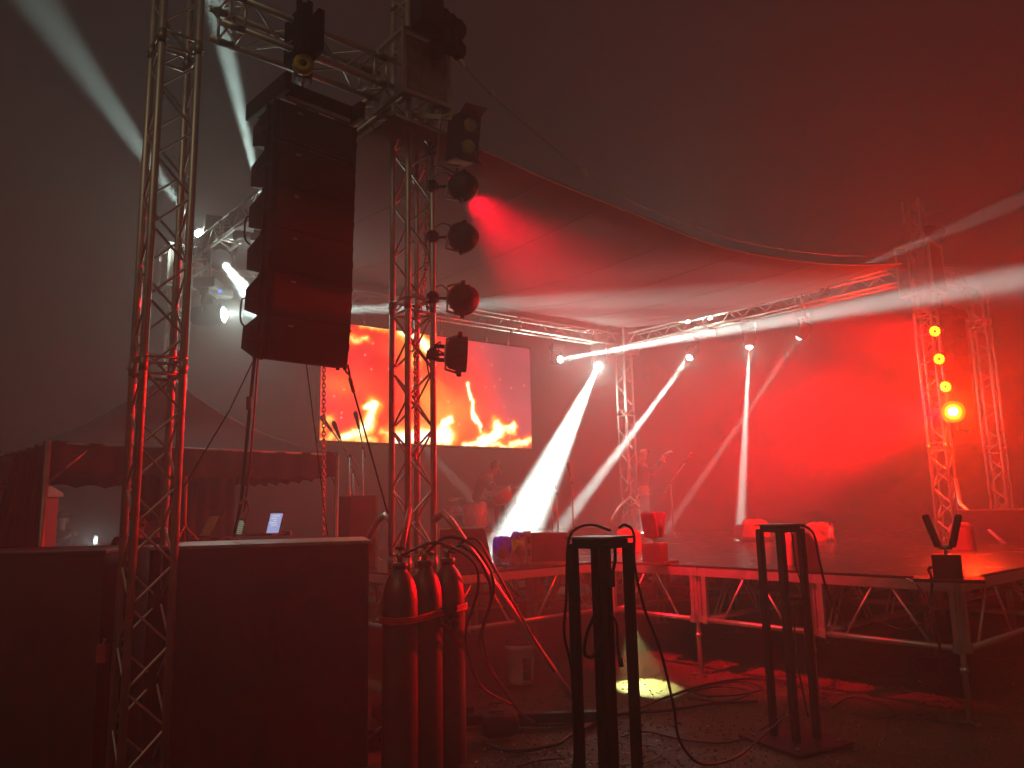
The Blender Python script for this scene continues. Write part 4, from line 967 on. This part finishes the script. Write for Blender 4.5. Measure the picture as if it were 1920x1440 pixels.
b.prism([q+rx*x+Z*z-aw*.15 for x, z in prof], aw*.34); b.build('cabinet', 'cab', o); MB().box(q+Z*.2-aw*.157-rx*.02, (.1, .01, .16), (rx, aw, Z)).build('grille', 'grille', o)
lump('covered_lamp', 'low covered lamp with white cloth on top, right of the farther pedestal frame', 'covered lamp', 1537, 1012, .42, .3, .28, 'redpl_lit', 5, 'cloth covered lamps on the stage', .1)
q = on(1559, 1016); o = thing('drink_stand', 'tiny stand with a bottle on the red lit stage', 'stand', q); b = MB(); b.cyl(q, q+Z*.05, .06); b.cyl(q, q+Z*.3, .01); b.box(q+Z*.3, (.14, .1, .012)); b.build('stand', 'black', o)
MB().lathe([(.02, .06), (.03, .07), (.03, .19), (.01, .23), (.01, .26)], q, n=12).build('bottle', 'white', o)
lump('covered_lamp', 'pale red box with folded cloth beside the V shaped panels', 'covered box', 1806, 1030, .28, .3, .32, 'redpl_lit', 6, None, .02)
# jet machines with V shaped flaps
def jet(label, px, py, Y=None, sc=1.0, yaw=0, open_=.28):
    q = on(px, py); rx, aw = frame_at(q); rx = Quaternion((0, 0, 1), yaw) @ rx; aw = Z.cross(rx); o = thing('jet_machine', label, 'effects machine', q, group='effects machines with V shaped flaps'); k = sc
    MB().box(q+Z*(.015*k), (.5*k, .3*k, .03*k), (rx, aw, Z), .006).build('base_plate', 'black', o)
    MB().box(q+Z*(.12*k), (.21*k, .2*k, .19*k), (rx, aw, Z), .012).build('body', 'black', o)
    MB().cyl(q+Z*(.21*k), q+Z*(.27*k), .012*k).build('spindle', 'steel', o)
    for s in (-1, 1):
        c = q+Z*(.40*k)+rx*(s*.085*k); up = (Z+rx*(s*open_)).normalized(); sd = up.cross(aw).normalized()
        MB().box(c, (.055*k, .16*k, .27*k), (sd, aw, up), .02*k).build('flap', 'black', o)
    MB().cyl(q+Z*(.27*k)-rx*.05*k, q+Z*(.27*k)+rx*.05*k, .02*k).build('hinge', 'alu', o)
    return o, q, rx, aw
o, q, rx, aw = jet('effects machine with narrow black flaps on the side deck edge', 1229, 1057, sc=1.0, yaw=R(62), open_=.25)
cable('loop of black cable spilling over the stage edge by the narrow flapped machine', [q+Z*.05-rx*.12, q-aw*.2+Z*.02-rx*.2, at(1178, 1062, 7.9), at(1168, 1095, 7.5), at(1178, 1140, 7.5), at(1182, 1180, 7.6)], .008)
o, q, rx, aw = jet('effects machine with wide V shaped flaps on the front corner deck', 1779, 1090, sc=.92)
cable('black cable falling from the V flapped machine down the stage corner', [q+Z*.1-rx*.09, q-aw*.2+Z*.1-rx*.12, at(1748, 1090, 5.9), at(1744, 1130, 5.85), at(1758, 1180, 5.9), at(1765, 1260, 6.1)], .01)
cable('cable draped along the front edge of the stage corner', [at(1700, 1085, 6.2), at(1722, 1100, 6.0), at(1745, 1150, 6.0), at(1700, 1180, 6.3), at(1640, 1160, 6.8)], .007)
moving_head('lamp on the stage floor behind the narrow flapped machine, throwing a misty cone', 1206, 1003, None, at(1216, 900, 12.4), 260, 70, 'lampdim', .9, Y=12.2, floor=True, glow=5, scale=.8)
for k, (x, y, w_) in enumerate([(1460, 1060, 40)]): pass
# speaker cabinet at left of the stage, mic stands
q = V((at(672, 1000, 8.7).x, 8.7, DK)); rx, aw = frame_at(q); zt = at(672, 929, 8.7).z; h = zt-DK
o = thing('speaker_cabinet', 'upright red lit speaker cabinet between the draped table and the central tower', 'loudspeaker', q)
MB().box(q+Z*h/2, (.42, .4, h), (rx, aw, Z), .015).build('cabinet', 'redpl_lit', o); MB().box(q+Z*h/2-aw*.205-rx*.15, (.12, .02, h-.04), (rx, aw, Z)).build('front_grille', 'grille', o)  # cabinet coloured red to imitate the red light falling on it
MB().box(q+Z*h/2-aw*.205+rx*.195, (.025, .012, h), (rx, aw, Z)).build('edge_trim', 'wood', o)
def boom(label, fx, Y, tipx, tipy, jx, jy, m_='steel', mic=True, grp='microphone stands on the stage'):
    f = at(fx, 980, Y); f.z = DK; j = at(jx, jy, Y); tip = at(tipx, tipy, Y); o = thing('microphone_stand', label, 'microphone stand', f, group=grp)
    MB().cyl(f+Z*.1, V((f.x, f.y, j.z)), .011).build('pole', m_, o)
    jj = V((f.x, f.y, j.z)); MB().cyl(jj-(tip-jj)*.35, tip, .008).build('boom_arm', m_, o); MB().ball(jj, .022, 10).build('joint', 'black', o)
    for k in range(3): a = k*2.09+.5; MB().cyl(f+Z*.14, f+V((.24*math.cos(a), .24*math.sin(a), .012)), .009).build('leg', m_, o)
    if mic: d = (tip-jj).normalized(); MB().lathe([(.015, -.1), (.02, .0), (.026, .05), (.028, .1), (.018, .13), (0, .135)], tip, d, 14).build('microphone', 'black', o)
    return o
boom('microphone stand with its boom tip highest, against the left edge of the video wall', 655, 9.2, 613, 796, 640, 855)
boom('microphone stand just right of the highest boom, against the video wall', 662, 9.3, 632, 808, 645, 885)
boom('straight thin stand in front of the left flames', 680, 9.6, 670, 790, 678, 840, mic=True)
boom('microphone stand lit white inside the widest beam', 1046, 12.0, 1040, 905, 1047, 925, 'chrome')
boom('tall stand lit white at the edge of the widest beam', 1035, 12.1, 1028, 890, 1032, 915, 'chrome')
boom('red lit stand with folded legs right of the widest beam', 1075, 12.3, 1068, 882, 1076, 905, 'redpl_lit')  # red light painted into the colour of this stand
boom('thin boom stand near the back right tower', 1262, 14.5, 1290, 860, 1262, 905, 'steel')
# drum kit
RZ = DK+.2
dc = at(985, 966, 14.3); o = thing('drum_riser', 'low black drum riser behind the widest beam', 'platform', V((dc.x-.35, dc.y+.35, DK)))
MB().box(V((dc.x-.35, dc.y+.6, DK+.1)), (2.4, 2.0, .198), (dB, -nS, Z), .01).build('riser', 'black', o)
kit = thing('drum_kit', 'red drum kit under the video wall, partly washed out by the beam', 'drum kit', V((dc.x, dc.y, RZ)))
fw = (V((0, 0, 1.4))-dc); fw.z = 0; fw.normalize(); fw = (fw*.9+V((.25, 0, 0))).normalized(); sdk = Z.cross(fw)
bc = V((dc.x, dc.y, RZ+.3))
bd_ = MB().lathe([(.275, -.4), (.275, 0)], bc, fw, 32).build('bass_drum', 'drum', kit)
MB().lathe([(0, .006), (.262, .006), (.262, .0)], bc, fw, 32).build('drum_head', 'head', bd_)
MB().lathe([(.262, -.01), (.29, -.01), (.29, .02), (.262, .02), (.262, -.01)], bc, fw, 32).build('hoop', 'redpl_lit', bd_)
# letters on the drum head: ASL.
lt = MB(); lc = bc+fw*.010+Z*.02; hx = -sdk if (-sdk).x > 0 else sdk
def stroke3(pts, cx):
    P = [lc+hx*(cx+x)+Z*y for x, y in pts]
    for i in range(len(P)-1):
        d = P[i+1]-P[i]; t = d.normalized(); lt.box((P[i]+P[i+1])/2, (d.length+.012, .004, .014), (t, fw, t.cross(fw)))
stroke3([(-.045, -.04), (0, .045), (.045, -.04)], -.12); stroke3([(-.02, -.015), (.02, -.015)], -.12)
stroke3([(.04, .04), (-.04, .04), (-.04, .0), (.04, .0), (.04, -.04), (-.04, -.04)], 0)
stroke3([(-.035, .04), (-.035, -.04), (.04, -.04)], .12); stroke3([(0, -.038), (.008, -.038)], .19)
lt.build('lettering', 'redpl_lit', bd_)
def drum(px, py, Y, r, h, tilt=(0, 0, 1), legs=True, nm='tom_drum'):
    c = at(px, py, Y); t = V(tilt).normalized(); q = MB().lathe([(r, -h/2), (r, h/2)], c, t, 28).build(nm, 'drum', kit)
    MB().lathe([(0, h/2+.004), (r-.008, h/2+.004)], c, t, 28).build('drum_head', 'head', q)
    b = MB()
    for s in (-1, 1): b.lathe([(r+.002, s*h/2-.012), (r+.01, s*h/2-.012), (r+.01, s*h/2+.012), (r+.002, s*h/2+.012)], c, t, 28)
    e1, e2 = basis(t)
    for k in range(8): a = k*math.pi/4; p = c+(e1*math.cos(a)+e2*math.sin(a))*(r+.012); b.cyl(p-t*h*.45, p+t*h*.45, .005, n=5); b.box(p, (.02, .02, .05), (e1, e2, t))
    b.build('hardware', 'chrome', q)
    if legs:
        for k in range(3): a = k*2.1+.7; p = c+V((math.cos(a), math.sin(a), 0))*(r+.02); MB().cyl(V((p.x, p.y, c.z)), V((p.x, p.y, RZ)), .008).build('leg', 'chrome', kit)
    return c
drum(891, 965, 14.0, .21, .42, nm='floor_tom'); drum(943, 928, 14.2, .165, .26, (-.25, -.25, 1), False); drum(975, 926, 14.3, .155, .24, (.15, -.3, 1), False); drum(866, 957, 14.4, .17, .14, (0, 0, 1), True, 'snare_drum')
def cymbal(px, py, Y, r, fx):
    c = at(px, py, Y); f = V((at(fx, py, Y).x, Y+.1, RZ)); q = MB().cyl(f, c, .008).build('cymbal_stand', 'chrome', kit)
    MB().lathe([(r, -.02), (r*.5, -.004), (.04, .006), (.03, .02), (0, .024)], c, (-.15, -.25, 1), 24).build('cymbal', 'brass', q)
    for k in range(3): a = k*2.1; MB().cyl(f+Z*.2, f+V((.2*math.cos(a), .2*math.sin(a), 0)), .006).build('stand_leg', 'chrome', q)
cymbal(905, 905, 14.9, .2, 910); cymbal(1005, 893, 14.9, .22, 1000); cymbal(850, 935, 14.6, .17, 852)

# ---------------------------------------------------------------- people
def skinned(verts, edges, name, m_, root=0, sub=2):
    me = bpy.data.meshes.new(name); me.from_pydata([v for v, r in verts], edges, []); o = bpy.data.objects.new(name, me); C.objects.link(o)
    sk = o.modifiers.new('skin', 'SKIN'); lay = me.skin_vertices[0].data
    for i, (v, r) in enumerate(verts): lay[i].radius = (r, r) if not isinstance(r, tuple) else r; lay[i].use_root = (i == root)
    sk.use_smooth_shade = True; sb = o.modifiers.new('sub', 'SUBSURF'); sb.levels = sub; sb.render_levels = sub
    dg = bpy.context.evaluated_depsgraph_get(); dg.update(); nm = bpy.data.meshes.new_from_object(o.evaluated_get(dg)); o.modifiers.clear()
    o.data = nm; nm.name = name; nm.materials.clear(); nm.materials.append(M[m_]); bpy.data.meshes.remove(me); return o
STAND = dict(pel=(0, 0, .95), bel=(.01, 0, 1.1), che=(.0, 0, 1.3), nb=(0, 0, 1.44), nk=(.015, 0, 1.52), h1=(.035, 0, 1.585), h2=(.04, 0, 1.665), h3=(.015, 0, 1.72),
             kl=(.02, .11, .5), al=(0, .12, .1), tl=(.15, .14, .045), kr=(.02, -.11, .5), ar=(0, -.12, .1), tr=(.15, -.14, .045),
             sl=(0, .18, 1.41), el=(-.03, .24, 1.13), wl=(.06, .24, .9), pl=(.1, .23, .82), sr=(0, -.18, 1.41), er=(-.03, -.24, 1.13), wr=(.06, -.24, .9), pr=(.1, -.23, .82))
def person(label, P, yaw, pose={}, top='jacket', legs='jeans', cap=False, hair=True, shift=None):
    J = dict(STAND); J.update(pose); o = thing('person', label, 'person', P, rot=yaw)
    def mk(spec, edges, name, m_, extra=None):
        idx = {k: i for i, (k, r) in enumerate(spec)}; ob = skinned([(J[k] if not isinstance(k, tuple) else k, r) for k, r in spec], [(idx[a], idx[b]) for a, b in edges], name, m_); ob.parent = o
        return ob
    spec = [('pel', .13), ('bel', .12), ('che', .13), ('nb', .07), ('nk', .052), ('h1', .07), ('h2', (.09, .098)), ('h3', .07), ('sl', .06), ('el', .042), ('wl', .028), ('pl', .034), ('sr', .06), ('er', .042), ('wr', .028), ('pr', .034),
            ('kl', .055), ('al', .038), ('tl', .035), ('kr', .055), ('ar', .038), ('tr', .035)]
    E_ = [('pel', 'bel'), ('bel', 'che'), ('che', 'nb'), ('nb', 'nk'), ('nk', 'h1'), ('h1', 'h2'), ('h2', 'h3'), ('che', 'sl'), ('sl', 'el'), ('el', 'wl'), ('wl', 'pl'), ('che', 'sr'), ('sr', 'er'), ('er', 'wr'), ('wr', 'pr'), ('pel', 'kl'), ('kl', 'al'), ('al', 'tl'), ('pel', 'kr'), ('kr', 'ar'), ('ar', 'tr')]
    body = mk(spec, E_, 'body', 'skin')
    # face and hands are added into the same mesh
    b = MB(); h1, h2 = V(J['h1']), V(J['h2']); up = (V(J['h3'])-h1); up = (up+V((.4, 0, 0))*0).normalized(); hd = V(J.get('look', (1, 0, 0))).normalized(); sdv = up.cross(hd).normalized(); hd = sdv.cross(up).normalized()
    b.tube([h2+hd*.088+up*.015, h2+hd*.112-up*.018, h2+hd*.092-up*.03], [.008, .016, .01], n=8)
    b.ball(h2+hd*.08-up*.058, .021, 8, (1, 1.5, .5)); b.ball(h2+hd*.066-up*.088, .027, 8)
    for s in (-1, 1): b.ball(h2+sdv*(.095*s)-up*.01, .026, 8, (1, .4, 1.3)); b.ball(h2+hd*.086+sdv*(.033*s)+up*.008, .013, 8)
    for s, (wk, pk) in ((1, ('wl', 'pl')), (-1, ('wr', 'pr'))):
        w_, p_ = V(J[wk]), V(J[pk]); t = (p_-w_).normalized(); sv = t.cross(V((0, s, .2))).normalized(); cv = t.cross(sv).normalized(); curl = J.get('curl', .5)
        for k, ln in enumerate((.07, .08, .075, .058)):
            r0 = p_+t*.02+sv*((k-1.5)*.019); m1 = r0+t*(ln*.5)+cv*(curl*.015); b.tube([r0, m1, m1+t*(ln*.45*(1-curl*.6))+cv*(curl*.04)], [.0095, .0088, .007], n=6)
        r0 = w_+t*.03-sv*.025; b.tube([r0, r0-sv*.022+t*.025+cv*.01, r0-sv*.024+t*.055+cv*.02], [.012, .011, .008], n=6)
    add = b.build('x', 'skin'); bm = bmesh.new(); bm.from_mesh(body.data); bm.from_mesh(add.data); bm.to_mesh(body.data); bm.free(); bpy.data.objects.remove(add)
    for s in body.data.polygons: s.use_smooth = True
    J2 = dict(J); J['wl2'] = tuple(V(J['el']).lerp(V(J['wl']), .93)); J['wr2'] = tuple(V(J['er']).lerp(V(J['wr']), .93)); J['hip'] = tuple(V(J['pel'])+V((0, 0, -.03)))
    mk([('hip', .158), ('bel', .15), ('che', .158), ('nb', .085), ('sl', .085), ('el', .062), ('wl2', .045), ('sr', .085), ('er', .062), ('wr2', .045)],
       [('hip', 'bel'), ('bel', 'che'), ('che', 'nb'), ('che', 'sl'), ('sl', 'el'), ('el', 'wl2'), ('che', 'sr'), ('sr', 'er'), ('er', 'wr2')], 'jacket', top)
    J['al2'] = tuple(V(J['kl']).lerp(V(J['al']), .92)); J['ar2'] = tuple(V(J['kr']).lerp(V(J['ar']), .92))
    mk([('pel', .145), ('kl', .078), ('al2', .058), ('kr', .078), ('ar2', .058)], [('pel', 'kl'), ('kl', 'al2'), ('pel', 'kr'), ('kr', 'ar2')], 'trousers', legs)
    b = MB()
    for a, t in (('al', 'tl'), ('ar', 'tr')):
        A_, T_ = V(J[a]), V(J[t]); b.tube([A_+V((-.04, 0, -.06)), A_+(T_-A_)*.5+V((0, 0, -.02)), T_+V((.03, 0, 0))], [.048, .05, .038], n=10)
    q = b.build('shoes', 'black', o, local=True)
    b = MB()
    if cap: b.lathe([(.112, -.02), (.114, .02), (.1, .07), (.06, .1), (0, .108)], h2+up*.02, up, 20); b.box(h2+hd*.14+up*.025, (.13, .15, .012), (hd, sdv, up), .005); b.build('cap', 'black', o, local=True)
    elif hair:
        vs = []; n = 18
        for i in range(9):
            a = math.pi*.62*i/8
            for k in range(n):
                ph_ = 2*math.pi*k/n; fr_ = math.cos(ph_); rr = .108+.006*math.sin(k*5+i*3); aa = a*(1-.38*max(0, fr_)); vs.append(h2+up*.012+up*(rr*1.12*math.cos(aa))+(hd*math.cos(ph_)+sdv*math.sin(ph_))*(rr*math.sin(aa)))
        b.add(vs, [(i*n+k, i*n+(k+1) % n, (i+1)*n+(k+1) % n, (i+1)*n+k) for i in range(8) for k in range(n)], True); b.build('hair', 'hair', o, local=True)
    return o
def foot_pt(px, Y, z=0): p = at(px, 950, Y); return V((p.x, p.y, z))
# drummer, seated and bent forward
sit = dict(pel=(-.1, 0, .55), bel=(-.06, 0, .7), che=(.04, 0, .9), nb=(.14, 0, 1.04), nk=(.19, 0, 1.09), h1=(.235, 0, 1.13), h2=(.27, 0, 1.2), h3=(.25, 0, 1.26), look=(1, 0, -.5),
           kl=(.34, .16, .5), al=(.33, .17, .1), tl=(.48, .18, .045), kr=(.34, -.16, .5), ar=(.33, -.17, .1), tr=(.48, -.18, .045),
           sl=(.07, .19, 1.0), el=(.2, .28, .78), wl=(.42, .2, .82), pl=(.5, .18, .82), sr=(.07, -.19, 1.0), er=(.22, -.28, .78), wr=(.44, -.2, .8), pr=(.52, -.18, .8), curl=1.0)
P5 = foot_pt(905, 14.9, RZ); dr = person('drummer in dark clothes bent forward over the red drum kit', P5, R(-12), sit, 'shirt')
b = MB(); b.lathe([(0, .4), (.16, .41), (.17, .46), (.12, .49), (0, .49)], P5+V((-.1, 0, 0)), n=20); b.cyl(P5+V((-.1, 0, 0)), P5+V((-.1, 0, .42)), .02); setp(b.build('drum_stool', 'black'), 'round stool under the drummer', 'stool')
up_ = dict(el=(.16, .26, 1.28), wl=(.36, .2, 1.46), pl=(.44, .18, 1.5), er=(.2, -.2, 1.26), wr=(.38, -.08, 1.5), pr=(.45, -.06, 1.54), curl=.9)
P6 = foot_pt(1208, 15.3, DK); person('person on the stage right of the back tower, raising both hands to a microphone', P6, R(-8), up_, 'jacket', hair=False)
mq = at(1252, 850, 15.2); o = thing('microphone', 'microphone held before the face of the person by the back tower', 'microphone', mq); MB().lathe([(.0, -.1), (.016, -.1), (.02, .02), (.034, .05), (.03, .085), (0, .1)], mq, (.8, 0, .25), 14).build('handle', 'steel', o)
# bystanders at left
hold = dict(er=(.12, -.25, 1.2), wr=(.38, -.2, 1.36), pr=(.45, -.19, 1.39), el=(0, .25, 1.14), wl=(.2, .18, 1.05), pl=(.27, .16, 1.04), curl=1.0)
P1 = foot_pt(118, 13.5); person('person behind the low left table holding out a phone with its torch lit', P1, R(-18), hold, 'jacket', cap=True)
pq = at(179, 1013, 12.6); o = thing('phone', 'phone with a glaring white torch held over the low left table', 'phone', pq); MB().box(pq, (.07, .01, .14), None, .004).build('case', 'black', o); MB().lathe([(0, 0), (.014, 0)], pq-V((0, .0075, 0)), (0, -1, 0), 12).build('torch', M['lamp'], o)
point('torch_light', pq-V((0, .07, 0)), 14, (.8, 1, .93), .02)
person('person in a cap facing right, half hidden behind the nearest tower', foot_pt(258, 7.6), R(-30), dict(look=(1, -.1, 0)), 'jacket', cap=True)
person('person with dark hair seen from behind, inside the nearest tower outline', foot_pt(292, 7.0), R(75), {}, 'jacket', hair=True)

# ---------------------------------------------------------------- canopy tent, toilets
tr_ = V((at(632, 845, 8.0).x, 8.0, 0)); tl_ = V((at(92, 820, 6.1).x, 6.1, 0)); dt = (tr_-tl_); wt = dt.length; dt.normalize(); bt = Z.cross(dt); ze = 2.27; dpt = 2.3
o = thing('canopy_tent', 'dark canopy tent with a scalloped valance behind the draped tables', 'tent', (tr_+tl_)/2)
cs = [tl_, tr_, tr_+bt*dpt, tl_+bt*dpt]; apex = (tl_+tr_)/2+bt*(dpt/2)+Z*3.1
b = MB(); n = 14
for k in range(4):
    A_, B_ = cs[k]+Z*ze, cs[(k+1) % 4]+Z*ze; vs = []
    for i in range(n+1):
        for j in range(n+1):
            t = i/n; u_ = j/n; e = A_.lerp(B_, u_); p = e.lerp(apex, t); sag = -.13*math.sin(math.pi*t)-.03*math.sin(math.pi*u_)*(1-t); vs.append(p+Z*sag)
    b.add(vs, [(i*(n+1)+j, i*(n+1)+j+1, (i+1)*(n+1)+j+1, (i+1)*(n+1)+j) for i in range(n) for j in range(n)], True)
b.build('canopy', 'tent', o)
b = MB()
for k in range(4):
    A_, B_ = cs[k]+Z*(ze+.004), cs[(k+1) % 4]+Z*(ze+.004); N_ = 120; vs = []; d = (B_-A_); dn = d.normalized(); out = -Z.cross(dn)
    for j in range(N_+1):
        u_ = j/N_; e = A_.lerp(B_, u_)+out*(.012*math.sin(u_*60)+.006); drop = .27-.035*abs(math.sin(u_*math.pi*9)); sg = -.03*math.sin(math.pi*u_)
        vs += [e+Z*sg, e+Z*(sg-drop*.5), e+Z*(sg-drop)]
    b.add(vs, [(3*j+r, 3*j+3+r, 3*j+4+r, 3*j+1+r) for j in range(N_) for r in (0, 1)], True)
b.build('valance', 'valance', o)
for k in range(4): MB().cyl(cs[k], cs[k]+Z*ze, .022, n=10).build('leg', 'redpl_lit' if k == 2 else 'steel', o)
b = MB()
for k in range(4): b.cyl(cs[k]+Z*(ze-.02), cs[(k+1) % 4]+Z*(ze-.02), .012, n=8); b.cyl(cs[k]+Z*(ze-.35), cs[k]+(cs[(k+1) % 4]-cs[k])*.12+Z*(ze-.03), .01, n=6)
b.build('frame_rail', 'steel', o)
b = MB(); a_ = tl_+V((-.1, -.05, 0)); vs = []
for i in range(13):
    for k in range(9):
        t = k/8; w_ = .1+.13*math.sin(math.pi*.5*(1-t)); x = (i/12-.5)*2*w_; vs.append(a_+dt*(x-.22*(1-t))+bt*(.04*math.sin(i*1.9)*(1-.3*t))+Z*((ze-.1)*t))
b.add(vs, [(i*9+k, (i+1)*9+k, (i+1)*9+k+1, i*9+k+1) for i in range(12) for k in range(8)], True); b.build('gathered_curtain', 'cloth', o)
# back wall inside tent (dark side cloth)
b = MB(); vs = []
for i in range(41):
    for k in range(2): vs.append(tl_+bt*(dpt-.05)+dt*(wt*(.55+.45*i/40))+bt*(.03*math.sin(i*1.1))+Z*(.05+(ze-.15)*k))
b.add(vs, [(2*i, 2*i+2, 2*i+3, 2*i+1) for i in range(40)], True); b.build('side_wall', 'valance', o)
def toilet(label, px, Y, w_=1.1, yaw=0.2, zt=None):
    q = foot_pt(px, Y); o = thing('portable_toilet', label, 'portable toilet', q, rot=yaw, group='red lit portable toilets'); h = zt or 2.1
    MB().box((0, 0, h/2), (w_, w_, h), None, .03).build('body', 'redpl_lit', o, local=True)  # red light on the toilet painted into body, rib and door colours
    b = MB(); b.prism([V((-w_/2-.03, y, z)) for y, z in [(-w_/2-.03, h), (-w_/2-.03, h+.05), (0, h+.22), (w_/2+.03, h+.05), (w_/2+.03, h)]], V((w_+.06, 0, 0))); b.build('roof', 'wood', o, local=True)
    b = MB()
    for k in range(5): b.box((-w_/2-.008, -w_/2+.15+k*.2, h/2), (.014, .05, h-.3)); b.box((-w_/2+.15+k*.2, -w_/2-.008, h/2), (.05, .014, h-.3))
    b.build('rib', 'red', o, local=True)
    dd = MB().box((0, -w_/2-.02, h/2-.05), (w_*.62, .03, h-.25), None, .01).build('door', 'redpl_lit', o, local=True); MB().box((w_*.22, -w_/2-.045, 1.0), (.04, .03, .12)).build('handle', 'black', dd, local=True)
toilet('red lit portable toilet cut by the left picture edge', -62, 8.0, yaw=R(20), zt=1.95)
toilet('red lit portable toilet between the curtain and the person with a torch', 40, 10.3, w_=.62, yaw=R(-25), zt=1.95)
# equipment beyond the stage on the right
q = at(1888, 960, 11.2); q.z = 0; o = thing('subwoofer_stack', 'dark stack of speakers at the right picture edge below the outer tower', 'loudspeaker', q)
for k in range(2):
    bx_ = MB().box(q+Z*(.38+.76*k), (1.1, .9, .74), (U, -W, Z), .02).build('cabinet', 'cab', o); MB().box(q+Z*(.38+.76*k)+W*.46, (1.04, .02, .68), (U, -W, Z)).build('grille', 'grille', bx_)

# ---------------------------------------------------------------- haze
hz = MB().box((0, 20, 9.0), (240, 240, 20.0)); ho = hz.build('haze', bpy.data.materials.new('haze')); setp(ho, kind='stuff')
hm = ho.data.materials[0]; hm.use_nodes = True; nt = hm.node_tree; nt.nodes.remove(nt.nodes['Principled BSDF'])
pv = nt.nodes.new('ShaderNodeVolumePrincipled'); pv.inputs['Color'].default_value = (.92, .9, .9, 1); pv.inputs['Density'].default_value = HAZE; pv.inputs['Anisotropy'].default_value = .5
nt.links.new(pv.outputs['Volume'], nt.nodes['Material Output'].inputs['Volume'])
